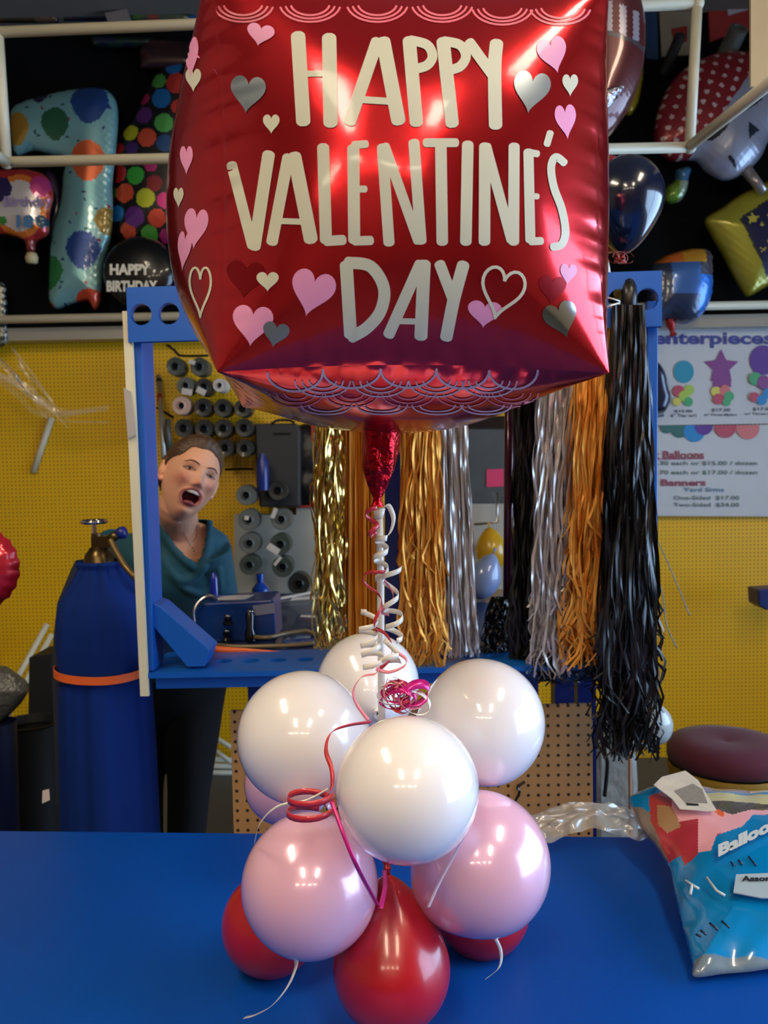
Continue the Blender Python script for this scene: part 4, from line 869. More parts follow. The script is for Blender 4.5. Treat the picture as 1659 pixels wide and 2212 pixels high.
# ---------------- hanging pipe frame
t = thing('pipe_frame', at(750, 340, 2.7), 'white plastic pipe frame hanging in front of the black backdrop', 'frame', None)
Yq = 2.75; r = .0165
def pipe(pts, nm='pipe'): g = G(); g.tube(pts, r, 16); g.build(nm, pvc, t, smooth=True)
pipe([at(-10, 70, Yq), at(1500, 8, Yq)]); pipe([at(20, 350, Yq), at(1490, 318, Yq)]); pipe([at(-4, 70, Yq), at(14, 348, Yq)]); pipe([at(1506, 10, Yq), at(1490, 312, Yq)])
pipe([at(1490, 316, Yq), at(1700, 150, 2.0)]); pipe([at(14, 350, Yq), at(-30, 322, 2.45)])
for p in (at(-6, 70, Yq), at(14, 350, Yq), at(1490, 317, Yq), at(1506, 8, Yq)):
    g = G(); g.ball(p, .022, 14, 10); g.build('elbow', pvc, t, smooth=True)
g = G(); g.pslab([(1622, -30), (1720, -40), (1720, 180), (1652, 188), (1622, 186)], 2.5, .01); g.build('paper_sheet', mat('beige_paper', (196, 176, 138), rough=.7, noise=.12), label='beige paper sheet hanging at the upper right edge', cat='paper')
# ================================================================ foil and latex balloons against the backdrop
YB = 4.09
def inb(x, y, cx, cy, r, k=1.15):
    yy = (y-cy)/k; xx = x-cx
    if yy > 0: xx *= 1+yy/r*.35
    return xx*xx+yy*yy < r*r
sev = [(200, 230, 40, (28, 66, 128)), (128, 276, 30, (34, 92, 62)), (42, 285, 30, (168, 128, 40)), (197, 355, 38, (206, 92, 44)), (112, 592, 32, (30, 120, 56)), (186, 545, 36, (24, 62, 128)), (236, 482, 26, (140, 110, 34)), (198, 668, 36, (196, 70, 40)), (104, 672, 18, (196, 70, 40)), (90, 205, 22, (40, 40, 66))]
rs = random.Random(2); dots = [(rs.uniform(30, 250), rs.uniform(195, 660), rs.choice([(20, 70, 80), (150, 40, 50), (30, 60, 110)])) for _ in range(70)]
def sevc(x, y):
    for cx, cy, r, c in sev:
        if inb(x, y, cx, cy, r): return c
    for dx, dy, c in dots:
        if abs(x-dx)+abs(y-dy) < 4: return c
    return (118, 168, 170)
foil('number_balloon', 'pale aqua foil number seven balloon printed with party balloons', 'balloon', [(24, 240), (60, 216), (130, 198), (200, 189), (238, 200), (255, 240), (250, 330), (243, 400), (244, 460), (238, 520), (224, 570), (220, 625), (215, 655), (203, 670), (190, 652), (160, 655), (122, 668), (106, 650), (105, 600), (112, 500), (130, 440), (136, 380), (140, 345), (100, 332), (70, 326), (35, 335), (24, 300)], YB, .055, sevc, step=5)
dl = [(379, 150, 18, (28, 110, 180)), (347, 182, 16, (80, 160, 70)), (386, 189, 22, (190, 50, 40)), (354, 221, 21, (24, 110, 176)), (316, 256, 18, (96, 40, 120)), (360, 275, 20, (84, 170, 80)), (287, 293, 17, (190, 190, 30)), (324, 306, 20, (214, 80, 50)), (362, 318, 18, (20, 70, 120)), (316, 218, 12, (180, 30, 100)), (262, 326, 12, (180, 30, 40)), (291, 328, 14, (70, 40, 110)), (260, 380, 18, (196, 40, 40)), (299, 386, 19, (60, 170, 60)), (332, 365, 14, (170, 20, 100)), (340, 404, 17, (130, 20, 30)), (275, 423, 20, (224, 84, 46)), (321, 435, 20, (186, 190, 40)), (362, 440, 17, (200, 30, 120)), (246, 420, 12, (60, 150, 50)), (257, 466, 17, (24, 120, 190)), (297, 474, 21, (100, 40, 124)), (345, 477, 19, (206, 66, 40)), (282, 502, 16, (200, 70, 40)), (327, 510, 18, (70, 150, 50)), (362, 514, 14, (170, 40, 100)), (392, 240, 16, (196, 50, 40)), (400, 300, 18, (24, 110, 176)), (395, 370, 18, (84, 170, 80)), (400, 470, 16, (24, 110, 176))]
def dotc(x, y):
    for cx, cy, r, c in dl:
        if (x-cx)**2+((y-cy)/1.02)**2 < r*r: return c
    return (12, 12, 14)
foil('number_balloon', 'black foil number one balloon covered in bright coloured dots', 'balloon', [(375, 128), (420, 122), (440, 200), (440, 400), (436, 520), (350, 530), (262, 520), (240, 490), (242, 430), (250, 370), (246, 330), (262, 290), (290, 250), (320, 190), (345, 150)], YB+.07, .055, dotc, step=4)
t = foil('foil_balloon', 'round black foil balloon with silver Happy Birthday lettering', 'balloon', polyc(302, 590, 80, 30), YB-.05, .06, lambda x, y: (16, 15, 16), step=7)
hm = mat('holographic_ink', (220, 220, 210), rough=.3, metal=.5, bump=.5, bscale=80)
g = G(); ptext(g, 'HAPPY', 237, 570, 325, 594, YB-.118, bold=.05); ptext(g, 'BIRTHDAY', 230, 606, 340, 630, YB-.118, bold=.05); g.build('lettering', hm, t)
def e18(x, y):
    if (x-8)**2+(y-415)**2 < 27**2: return (44, 32, 84)
    if (x-92)**2+((y-408)/1.2)**2 < 20**2: return (176, 50, 110)
    if (x-95)**2+(y-482)**2 < 13**2: return (24, 60, 80)
    if (x-14)**2+(y-482)**2 < 9**2: return (50, 130, 50)
    if y > 520: return (120, 30, 20)
    d = math.hypot((x-50)/62, (y-450)/75); return (206, 196, 190) if d < .72 else (220, 120, 40) if d < .9 else (170, 40, 40)
t = foil('foil_balloon', 'star-like white and orange foil balloon reading Birthday 18', 'balloon', [(-40, 372), (10, 366), (60, 366), (100, 380), (116, 420), (108, 460), (104, 505), (80, 522), (75, 545), (58, 545), (50, 520), (20, 508), (-20, 500), (-60, 440)], YB-.1, .05, e18, step=5)
g = G(); ptext(g, 'Birthday', 8, 424, 112, 452, YB-.158, bold=.02); g.build('lettering', mat('lilac_ink', (150, 130, 170), rough=.4), t)
g = G(); ptext(g, '18', 35, 464, 72, 492, YB-.158, bold=.04); g.build('number', mat('blue_ink', (70, 120, 160), rough=.4), t)
g = G(); g.lathe([(.01, 0), (.026, .005), (.03, .03), (.022, .05), (.001, .052)], at(69, 570, YB-.1), (0, 0, 1), 12); g.build('neck', mat('neck_cream', (190, 176, 130), rough=.5), t, smooth=True)
foil('foil_balloon', 'dark purple foil balloon tucked behind the number seven balloon', 'balloon', [(98, 372), (125, 380), (138, 420), (136, 465), (122, 500), (108, 515), (100, 480)], YB+.06, .03, lambda x, y: (46, 30, 62), step=7)
# packaged balloons high above
def pc(base, acc, seed):
    R = random.Random(seed); bl = [(R.uniform(0, 1), R.uniform(0, 1), R.uniform(.06, .2), R.choice(acc)) for _ in range(12)]
    def f(x0, y0, x1, y1):
        def c(x, y):
            u, v_ = (x-x0)/(x1-x0), (y-y0)/(y1-y0)
            for a, b, r, k in bl:
                if (u-a)**2+((v_-b)*.8)**2 < r*r: return k
            return base
        return c
    return f
PK = [((-30, -70, 130, 50), (38, 30, 22), [(70, 30, 20), (40, 50, 26), (90, 70, 60)], 'dark brown packaged balloon at the upper left corner'), ((135, -70, 262, 46), (30, 34, 54), [(24, 50, 70), (50, 40, 60), (20, 26, 60)], 'dark blue packaged balloon with a white label'), ((266, -70, 425, 54), (30, 60, 50), [(10, 80, 150), (110, 40, 40), (20, 60, 100), (50, 90, 40)], 'green and blue packaged balloon left of the red cube'),
      ((196, 78, 330, 104), (28, 46, 34), [(30, 60, 50), (20, 34, 60)], 'dim green packaged balloon just under the top pipe'), ((300, 84, 425, 150), (52, 24, 28), [(70, 30, 34), (36, 20, 24)], 'dim maroon packaged balloon under the top pipe by the cube'),
      ((700, -60, 960, 14), (150, 170, 190), [(20, 90, 170), (210, 210, 200), (170, 60, 60)], 'pale packaged balloon peeking above the red cube')]
for i, ((x0, y0, x1, y1), b, acc, lab) in enumerate(PK):
    o = foil('packaged_balloon', lab, 'packaged balloon', [(x0, y0), (x1, y0+4), (x1-3, y1), (x0+3, y1)], YB+.05, .025, pc(b, acc, i)(x0, y0, x1, y1), step=7, group='packaged balloons hung above the pipes', smoothcurve=False)
    if i == 1: g = G(); g.pslab([(226, 28), (274, 19), (284, 46), (236, 56)], YB-.02, .002); g.build('paper_label', mat('label_grey', (128, 120, 120), rough=.6), o)
# brown balloon with a modelled silver highlight, right of the cube
def brn(x, y):
    u = (x-1262)*.93+(y-20)*-.05
    if 22 < y-(x-1262)*.28 < 84 and int((x-1262)//15) % 2 == 0 and x < 1380: return (150, 146, 160)
    if 84 <= y-(x-1262)*.28 < 94: return (70, 66, 74)
    return (84, 34, 38)
t = foil('foil_balloon', 'large dark brown foil balloon with pale stripes right of the cube', 'balloon', [(1235, -40), (1330, -40), (1375, -10), (1392, 50), (1392, 120), (1380, 180), (1352, 245), (1318, 292), (1285, 308), (1240, 300)], 2.62, .08, brn, step=6)
a = at(1300, -38, 2.62); g = G(); g.tube([a, V3((a.x, a.y, 3.7))], .0015, 6); g.build('string', sil, t)
foil('foil_balloon', 'narrow yellow balloon edge behind the dark brown striped one', 'balloon', [(1340, 200), (1385, 110), (1390, 160), (1380, 220), (1362, 250), (1345, 240)], YB, .03, lambda x, y: (150, 130, 20), step=6)
foil('silver_highlight', None, None, [(1255, 165), (1285, 170), (1300, 190), (1330, 186), (1350, 184), (1330, 215), (1300, 250), (1275, 262), (1255, 240)], 2.53, .025, lambda x, y: (176, 170, 184), step=6, m=mat('highlight_silver', (200, 196, 210), rough=.15, metal=1, bump=1, bscale=40, bdist=.02), parent=t)  # silver shape standing in for the chrome highlight on the brown balloon
# hanging cards at the upper right
for i, (pts, c, lab) in enumerate([([(1392, 24), (1420, 22), (1422, 128), (1396, 126)], (16, 56, 100), 'dark blue card right of the dark brown balloon'), ([(1424, 22), (1500, 18), (1500, 118), (1430, 122)], (140, 134, 116), 'beige card with a red square behind the pipe frame'), ([(1530, 14), (1626, 4), (1626, 66), (1560, 80), (1534, 90)], (146, 40, 38), 'red card behind a grey roll at the upper right')]):
    g = G(); g.pslab(pts, 4.185, .02); o = g.build('hanging_card', mat('card%d' % i, c, rough=.5), label=lab, cat='card', group='cards hung on the upper wall')
    if i == 1: g = G(); g.pslab([(1452, 62), (1484, 56), (1484, 88), (1458, 92)], 4.175, .012); g.build('red_square', mat('card_red', (140, 30, 26), rough=.5), o)
    if i == 2: g = G(); g.pslab([(1566, -10), (1622, -14), (1622, 18), (1574, 32)], 4.175, .012); g.build('white_label', mat('card_white', (170, 170, 184), rough=.5), o)
for x, y, r, lab in ((1596, 62, 19, 'grey paper roll hung in front of the red card'), (1470, 76, 11, 'small dark roll hung in front of the beige card')):
    a = at(x, y, 4.0); r_ = r*4.0/F; g = G(); g.lathe([(r_*.55, 0), (r_*.6, -.006), (r_, -.002), (r_, .02), (r_*1.1, .18), (r_*.5, .18), (r_*.55, 0)], a, (-.15, .85, -.6), 28); g.build('paper_roll', gy if r > 12 else dk, label=lab, cat='roll', smooth=True, auto=.6)
# skull balloon with a dotted bandana (generic)
def skl(x, y):
    s_ = (x-1492)*(115-335)-(y-335)*(1645-1492)
    if s_ > 0 or (x < 1492 and y < 318):   # upper left of the band
        i = round((x+y*.35)/26); j = round((y-x*.35)/24)
        u = i*26; v_ = j*24; dx, dy = (x+y*.35)-u, (y-x*.35)-v_
        return (200, 180, 176) if dx*dx+dy*dy < 28 else (136, 28, 36)
    if ((x-1535-(y-296)*-.8)/15)**2+((y-296)/22)**2 < 1: return (16, 20, 30)
    if ((x-1612)/26)**2+((y-228+(x-1612)*.7)/18)**2 < 1: return (30, 34, 44)
    if inpoly(x, y, [(1599, 278), (1626, 294), (1601, 314)]): return (24, 44, 60)
    if ((x-1570-(y-360)*.8)/5)**2+((y-360)/13)**2 < 1: return (16, 24, 30)
    return (150, 156, 176)
t = foil('skull_balloon', 'skull foil balloon wearing a red bandana with white dots', 'balloon', [(1418, 322), (1414, 270), (1436, 200), (1480, 146), (1540, 118), (1600, 112), (1660, 126), (1700, 180), (1696, 250), (1662, 300), (1640, 345), (1600, 380), (1560, 390), (1525, 372), (1500, 348), (1450, 348)], 4.05, .10, skl, step=4, wr=.001)
g = G(); a, b = at(1610, 365, 4.04), at(1650, 415, 4.0); g.tube([a, b], [.03, .02], 14); g.build('tail', mat('silver_tail', (170, 166, 166), rough=.25, metal=.6), t, smooth=True)
def yst(x, y):
    P = [(1590, 480), (1700, 408), (1770, 520), (1648, 598)]
    if inpoly(x, y, P):
        for cx, cy, r in ((1614, 480, 9), (1632, 494, 4), (1652, 475, 7), (1650, 530, 5), (1636, 545, 4), (1656, 510, 4)):
            if math.hypot(x-cx, y-cy)+3*math.sin(5*math.atan2(y-cy, x-cx)) < r: return (200, 186, 70)
        return (28, 34, 70)
    if inpoly(x, y, [(1586, 479), (1701, 403), (1776, 520), (1647, 604)]): return (60, 56, 40)
    return (158, 152, 44)
foil('foil_balloon', 'yellow square foil balloon with a dark starry centre, tilted', 'balloon', [(1523, 474), (1560, 448), (1600, 420), (1650, 396), (1700, 372), (1760, 440), (1800, 520), (1740, 580), (1660, 618), (1618, 641), (1604, 632), (1580, 590), (1556, 545), (1536, 510)], 4.08, .07, yst, step=5)
def shk(x, y):
    if y < 572 and x < 1515: return (214, 112, 40) if x < 1465 else (206, 150, 44)
    if 1440 < x < 1500 and 572 <= y < 640: return (60, 104, 168)
    if x > 1500 and y > 600: return (30, 110, 200)
    if x > 1500: return (70, 66, 80)
    return (46, 58, 84)
t = foil('foil_balloon', 'crumpled blue foil balloon with an orange top by the right post', 'balloon', [(1400, 590), (1425, 560), (1460, 545), (1500, 537), (1532, 545), (1539, 590), (1536, 640), (1516, 680), (1480, 700), (1440, 692), (1400, 700)], 4.0, .09, shk, step=6, wr=.006)
g = G(); g.lathe([(.02, 0), (.022, .03), (.010, .06), (.02, .08)], at(1446, 690, 4.0), (.25, 0, -1), 12); g.build('tail', mat('tail_red', (150, 36, 40), rough=.3, metal=.4), t, smooth=True)
foil('foil_balloon', 'small twisted green and blue foil balloon under the skull', 'balloon', [(1462, 366), (1492, 362), (1488, 385), (1484, 410), (1470, 434), (1446, 440), (1434, 428), (1440, 405), (1456, 390)], YB, .04, lambda x, y: (110, 150, 50) if x < 1462 and y > 390 else (60, 110, 150) if y < 396 else (140, 156, 130), step=5, wr=.006)
nvl = mat('navy_latex', (10, 20, 44), rough=.2, coat=.9, coatr=.06); rl2 = mat('red_latex_dark', (140, 14, 24), rough=.3, coat=.6)
balloon('latex_balloon', at(1353, 428, 2.05), 78*2.05/F, (-.06, 0, -1), nvl, 'navy blue balloon above the right end of the blue frame', ry=1.12, tail=1.35, knotm=rl2)
balloon('latex_balloon', at(1296, 430, 2.28), 82*2.28/F, (.3, 0, -1), rl2, 'red balloon mostly hidden behind the navy balloon', ry=1.1, tail=1.3)
R = random.Random(8)
for i in range(3):
    c = at(1326+i*14, 556, 2.0); g = G(); a = R.uniform(0, 3)
    pts = [c+V3((.018*math.cos(q)*math.cos(a), .01*math.sin(q), .016*math.sin(q))) for q in [2*PI*k/20 for k in range(19)]]
    g.strip(pts, .007, V3((.3, 1, .2))); g.build('ribbon_loop', rl2 if i != 1 else rp, label='%s shiny ribbon loop at the foot of the navy balloon' % ('left', 'middle', 'right')[i], cat='ribbon', smooth=True, solid=.0006)
g = G(); g.strip(catmull([at(1284, 536, 1.98), at(1300, 548, 1.97), at(1312, 565, 1.96), at(1316, 590, 1.96)], 6), .007, V3((1, .3, .2))); g.build('ribbon', sil, label='silver ribbon hanging from the red balloon over the beam', cat='ribbon', smooth=True, solid=.0006)
foil('packaged_balloon', 'narrow packaged item with a silver beaded edge at the left edge', 'packaged balloon', [(-40, 612), (8, 612), (14, 640), (16, 700), (12, 745), (-40, 745)], YB, .02, lambda x, y: (130, 130, 120) if x > 4 and int(y/7) % 2 else (30, 30, 32) if x > 4 else (92, 98, 70), step=5)
# ================================================================ bag of balloons and clear plastic on the counter
p0 = at_z(1560, 2110, ZT+.012); p1 = at_z(1500, 1790, ZT+.012)
q0, q1 = V3((p0.x, p0.y, ZT+.012)), V3((p1.x, 1.70, ZT+.085))
dirv = (q1-q0); dirv.x = 0; xn = V3((1, 0, 0)); bn = xn.cross(dirv).normalized()
if bn.z < 0: bn = -bn
def mbag(px, py): return at_plane(px, py, q0, bn)
def bagc(x, y):
    if inpoly(x, y, [(1478, 1710), (1520, 1762), (1560, 1800), (1530, 1880), (1450, 1880), (1405, 1790), (1400, 1740)]) and not y > 1870:
        if inpoly(x, y, [(1418, 1760), (1450, 1770), (1470, 1810), (1440, 1820), (1420, 1800)]): return (170, 130, 90)
        if y > 1800 and x < 1506: return (176, 50, 62)
        return (170, 60, 60) if x < 1450 else (238, 168, 176)
    if y < 1728 and x > 1480: return (128, 124, 150) if x < 1620 else (190, 190, 196)
    if inpoly(x, y, [(1515, 1730), (1659, 1735), (1720, 1740), (1720, 1768), (1600, 1756), (1530, 1755)]): return (196, 190, 140)
    if inpoly(x, y, [(1530, 1755), (1600, 1752), (1720, 1760), (1720, 1775), (1620, 1778), (1580, 1790), (1545, 1775)]): return (80, 74, 70)
    if inpoly(x, y, [(1440, 1800), (1545, 1775), (1700, 1755), (1700, 1788), (1625, 1790), (1600, 1820), (1520, 1850), (1500, 1880), (1478, 1890)]):
        return (226, 92, 54) if x < 1562 and y < 1795 and x > 1530 else (236, 170, 180) if (y < 1835) else (176, 50, 62)
    if x < 1440 and inpoly(x, y, [(1366, 1750), (1400, 1770), (1470, 1880), (1450, 1900), (1380, 1800)]): return (126, 116, 108)
    if y > 2085: return (110, 128, 140)
    return (0, 128, 190)
bag = foil('balloon_bag', 'bright blue plastic bag of latex balloons at the right of the counter', 'bag', [(1360, 1722), (1400, 1706), (1470, 1703), (1560, 1706), (1640, 1712), (1760, 1722), (1860, 1800), (1840, 1980), (1760, 2070), (1640, 2096), (1560, 2104), (1500, 2110), (1494, 2080), (1476, 2010), (1458, 1940), (1446, 1880), (1418, 1830), (1384, 1790), (1366, 1752)], 0, .035, bagc, step=3.5, m=mat('bag_print', rough=.22, coat=.8, attr=True, bump=.5, bscale=7, bdist=.01), mapf=mbag, back=.3, wr=.002, wf=.06, n_hint=bn)
lift = bn*.042
def onb(x, y, k=1.0): return mbag(x, y)+lift*k
g = G(); hp = [(1410, 1738), (1428, 1720), (1478, 1706), (1506, 1728), (1545, 1795), (1526, 1797), (1466, 1792), (1450, 1770)]
g.prism([onb(x, y, 1.02) for x, y in hp], bn*.001); g.build('header_card', mat('header_card', (206, 200, 186), rough=.5, noise=.2, nscale=40), bag)
g = G(); g.add([onb(x, y, 1.06) for x, y in [(1454, 1752), (1494, 1736), (1514, 1748), (1526, 1780), (1478, 1778)]], [(0, 1, 2, 3, 4)]); g.build('printed_block', mat('grey_print', (140, 134, 126), rough=.5, noise=.3, nscale=150), bag)
g = G(); g.add([onb(x, y, 1.08) for x, y in [(1478, 1780), (1504, 1782), (1508, 1786), (1482, 1785)]], [(0, 1, 2, 3)]); g.build('hang_slot', core, bag)
whm = mat('white_print', (196, 206, 206), rough=.4)
g = G()
ptext(g, 'Balloons', 1548, 1876, 1700, 1904, 0, bold=.06, mapf=lambda x, y: onb(x, y-(x-1548)*.52, 1.12))
for pts in ([(1478, 1952), (1492, 1962), (1488, 1982)], [(1490, 1960), (1506, 1970)], [(1523, 1945), (1545, 1975), (1562, 1985)]): g.tube([onb(x, y, 1.02) for x, y in pts], .0024, 6)
g.build('white_lettering', whm, bag, smooth=True)
g = G()
for pts in ([(1500, 2065), (1512, 2070)], [(1510, 2056), (1522, 2066)], [(1530, 2040), (1548, 2056)], [(1556, 2036), (1572, 2050)], [(1614, 1892), (1630, 1912)], [(1592, 1900), (1600, 1910)], [(1576, 1904), (1582, 1912)]): g.tube([onb(x, y, .9) for x, y in pts], .0018, 6)
g.build('dark_lettering', mat('dark_print', (14, 40, 70), rough=.4), bag, smooth=True)
g = G(); g.prism([onb(x, y, 1.1) for x, y in [(1586, 1944), (1680, 1940), (1760, 1948), (1760, 1996), (1640, 1996), (1580, 1984)]], bn*.002); g.build('white_label', mat('white_label', (170, 190, 200), rough=.3, coat=.6), bag)
g = G(); ptext(g, 'Assorted', 1598, 1950, 1690, 1962, 0, bold=.04, mapf=lambda x, y: onb(x, y, 1.2)); g.build('label_text', core, bag)
# clear crumpled plastic film
R = random.Random(31)
fm2 = film('crumpled_film', tint=(225, 226, 220), opac=.40, rough=.22, bump=.25, bscale=8, gloss=.16)
nx, ny = 60, 26; vs = []
from mathutils import noise as MN
for j in range(ny+1):
    for i in range(nx+1):
        u, v_ = i/nx, j/ny
        env = math.sin(PI*u)**.45
        px_ = 1112+u*322+18*MN.noise(V3((u*3, v_*3, 1))); yb_ = 1808+14*math.sin(u*9)*env-6*u; hh = (72+14*math.sin(u*7+1))*env*(1-.0*u)
        Yd = 1.60+.12*v_+.025*MN.noise(V3((u*9, v_*6, 4)))
        b_ = at_z(px_, 1800, ZT); p = at(px_, yb_-hh*math.sin(PI*v_*.5)**.8, Yd); p.z = max(ZT+.003, p.z+.010*MN.noise(V3((u*10, v_*8, 9)))); vs.append(p)
g = G(); g.add(vs, [(j*(nx+1)+i, j*(nx+1)+i+1, (j+1)*(nx+1)+i+1, (j+1)*(nx+1)+i) for j in range(ny) for i in range(nx)])
g.build('clear_plastic_film', fm2, label='crumpled clear plastic film lying on the back edge of the counter', cat='plastic film', smooth=True)
# ================================================================ laughing woman behind the frame
from mathutils.bvhtree import BVHTree
skin = mat('skin', rough=.5, attr=True, sss=0, coat=.05, coatr=.4)
sb = skin.node_tree.nodes['Principled BSDF']; sb.inputs['Subsurface Weight'].default_value = .15; sb.inputs['Subsurface Scale'].default_value = .008; sb.inputs['Subsurface Radius'].default_value = (1, .35, .2)
HC = at(412, 1029, 2.42); HSC = 1.04
yaw, pit, tilt = math.radians(31), math.radians(5), math.radians(26)
f_ = V3((math.sin(yaw), -math.cos(yaw), math.sin(pit))).normalized()
u_ = V3((math.sin(tilt), 0, math.cos(tilt))); u_ = (u_-f_*u_.dot(f_)).normalized(); x_ = u_.cross(f_)
HM = Matrix((x_, f_, u_)).transposed()
def h2w(p): return HC+HM@(V3(p)*HSC)
def w2h(p): return (HM.transposed()@(V3(p)-HC))/HSC
MZ, MX, MH = -.069, .0255, .0205
def mouth_d(x, z):  # <1 inside the open mouth; wider at the top (laugh)
    k = 1+.28*(z-MZ)/MH
    return math.hypot(x/(MX*max(.5, k)), (z-MZ+.10*abs(x))/MH)
def head_dir(d, off=0, feat=True):
    dx, dy, dz = d
    x, z = dx*.0735, dz*.108
    y = .090*(abs(dy)**.86) if dy > 0 else -.098*abs(dy)
    if z < 0:
        k = -z/.108; x *= 1-.15*k**2.2; y *= (1-.06*k*k) if dy > 0 else (1-.42*k**1.1); z *= 1.12+.10*k
    else: x *= 1-.03*(z/.108)
    n = V3(d)
    p = V3((x, y, z))
    if feat and dy > 0:
        g2 = lambda a, b: math.exp(-a*a-b*b); s = sm(0, .35, dy); ax = abs(x); D = 0
        if -.04 < z < .03: D += .011*math.exp(-(x/.0085)**2)*sm(.018, -.022, z)*sm(-.042, -.030, z)
        D += .014*g2(x/.0115, (z+.030)/.0105)+.009*g2((ax-.0125)/.006, (z+.034)/.007)
        D -= .011*g2((ax-.031)/.015, (z-.004)/.011); D += .005*g2((ax-.028)/.022, (z-.024)/.008)
        D += .009*g2((ax-.041)/.017, (z+.024)/.016); D -= .003*g2((ax-.036)/.006, (z+.055)/.022)
        D += .010*g2(x/.022, (z+.108)/.013)-.004*g2(x/.02, (z+.092)/.006)
        m = mouth_d(x, z)
        D += .0045*math.exp(-((m-1.18)/.16)**2)
        if m < 1: D -= .030*sm(1, .72, m)
        p.y += D*s
    return p+n*(off(p) if callable(off) else off)
def head_mesh(g, n=150, off=0, keep=None, feat=True):
    R, C = n, n*2; vs = []
    for j in range(R+1):
        th = PI*j/R
        for k in range(C):
            an = 2*PI*k/C; d = (math.sin(th)*math.cos(an), math.sin(th)*math.sin(an), math.cos(th)); vs.append(head_dir(d, off, feat))
    fs = [(i*C+k, (i+1)*C+k, (i+1)*C+(k+1) % C, i*C+(k+1) % C) for i in range(R) for k in range(C)]
    if keep: fs = [f for f in fs if keep((vs[f[0]]+vs[f[2]])/2)]
    g.add([h2w(v) for v in vs], fs); return vs
def hth(p):
    if p.y > -.012: return .040+.40*p.y+.12*max(0, .05-abs(p.x))+.0025*math.sin(p.x*140)-.022*sm(.038, .064, abs(p.x))
    return .035-.095*sm(-.012, -.034, p.y)
def ell_loft(g, rings, seg=48):   # rings: centre, half width, half depth, axis yaw
    vs = []
    for c, a, b, yw in rings:
        e1 = V3((math.cos(yw), math.sin(yw), 0)); e2 = V3((-math.sin(yw), math.cos(yw), 0))
        for k in range(seg):
            t = 2*PI*k/seg; ct, st = math.cos(t), math.sin(t)
            vs.append(V3(c)+e1*a*math.copysign(abs(ct)**.85, ct)+e2*b*math.copysign(abs(st)**.9, st))
    n = len(rings); fs = [(i*seg+k, i*seg+(k+1) % seg, (i+1)*seg+(k+1) % seg, (i+1)*seg+k) for i in range(n-1) for k in range(seg)]
    fs += [list(range(seg)), list(range((n-1)*seg, n*seg))]
    g.add(vs, fs)
def interp(rings, n=6):
    o = []; cs = catmull([r[0] for r in rings], n); ab = catmull([V3((r[1], r[2], r[3])) for r in rings], n)
    return [(c, q.x, q.y, q.z) for c, q in zip(cs, ab)]
def remeshed(g, vox, smooth=2):
    me = bpy.data.meshes.new('tmp'); me.from_pydata(g.v, [], g.f)
    bm = bmesh.new(); bm.from_mesh(me); bmesh.ops.remove_doubles(bm, verts=bm.verts, dist=1e-5); bmesh.ops.recalc_face_normals(bm, faces=bm.faces); bm.to_mesh(me); bm.free()
    ob = bpy.data.objects.new('tmp', me); COL.objects.link(ob)
    md = ob.modifiers.new('r', 'REMESH'); md.mode = 'VOXEL'; md.voxel_size = vox
    bpy.context.view_layer.update(); dg = bpy.context.evaluated_depsgraph_get(); m2 = bpy.data.meshes.new_from_object(ob.evaluated_get(dg))
    bpy.data.objects.remove(ob); bpy.data.meshes.remove(me)
    bm = bmesh.new(); bm.from_mesh(m2)
    for _ in range(smooth): bmesh.ops.smooth_vert(bm, verts=bm.verts, factor=.5, use_axis_x=True, use_axis_y=True, use_axis_z=True)
    bm.to_mesh(m2); bm.free()
    r = G(); r.v = [v.co.copy() for v in m2.vertices]; r.f = [list(p.vertices) for p in m2.polygons]; r.m = [0]*len(r.f); r.c = [None]*len(r.f)
    bpy.data.meshes.remove(m2); return r
hipc = at(368, 1480, 2.74); nb = at(392, 1142, 2.55)
tw = math.radians(14)
def tc_(s, dx=0, dy=0): p = hipc.lerp(nb, s); return p+V3((dx, dy, 0))
TR = [(tc_(-.10), .13, .10, .0), (tc_(0), .172, .125, .02), (tc_(.25), .150, .112, tw*.5), (tc_(.45, .0, .0), .138, .102, tw), (tc_(.66, -.012, -.012), .156, .125, tw), (tc_(.82, -.022, -.006), .168, .115, tw), (tc_(.92, -.028), .165, .085, tw), (tc_(.99, -.018), .115, .068, tw), (tc_(1.03, 0), .06, .056, tw)]
shR, shL = at(258, 1172, 2.66), at(452, 1188, 2.53)
armR = [shR, at(216, 1300, 2.76), at(250, 1420, 2.66)]; armL = [shL, at(477, 1310, 2.60), at(468, 1372, 2.56)]
fl = 0.0
kneeR, ankR = V3((hipc.x-.10, hipc.y-.02, .47)), V3((hipc.x-.11, hipc.y+.03, .08)); kneeL, ankL = V3((hipc.x+.06, hipc.y-.04, .47)), V3((hipc.x+.02, hipc.y, .08))
def limb(g, pts, rs, off=0): g.tube(catmull(pts, 8), [float(v) for v in np.interp(np.linspace(0, 1, 8*(len(pts)-1)+1), np.linspace(0, 1, len(rs)), rs)+off], 20)
def hand(g, w, d, up):
    """palm with four separate fingers and a thumb; w wrist, d direction, up = back of the hand"""
    d = d.normalized(); up = (up-d*up.dot(d)).normalized(); s = d.cross(up)
    g.tube([w-d*.02, w+d*.02, w+d*.05, w+d*.085], [.024, .026, .030, .026], 14)
    for i, (o, ln) in enumerate(((-.030, .062), (-.010, .074), (.010, .070), (.029, .055))):
        b = w+d*.075+s*o
        g.tube([b, b+d*ln*.4-up*.004, b+d*ln*.72-up*ln*.22, b+d*ln*.88-up*ln*.48], [.0098, .0092, .0085, .0070], 10)
    b = w+d*.025-s*.024; g.tube([b, b+d*.022-s*.022, b+d*.048-s*.030-up*.006, b+d*.068-s*.028-up*.012], [.014, .0125, .0105, .008], 10)
g = G(); head_mesh(g, 150)
hc2 = h2w((0, -.022, -.05)); nbs = nb+V3((-.008, .0, .0))
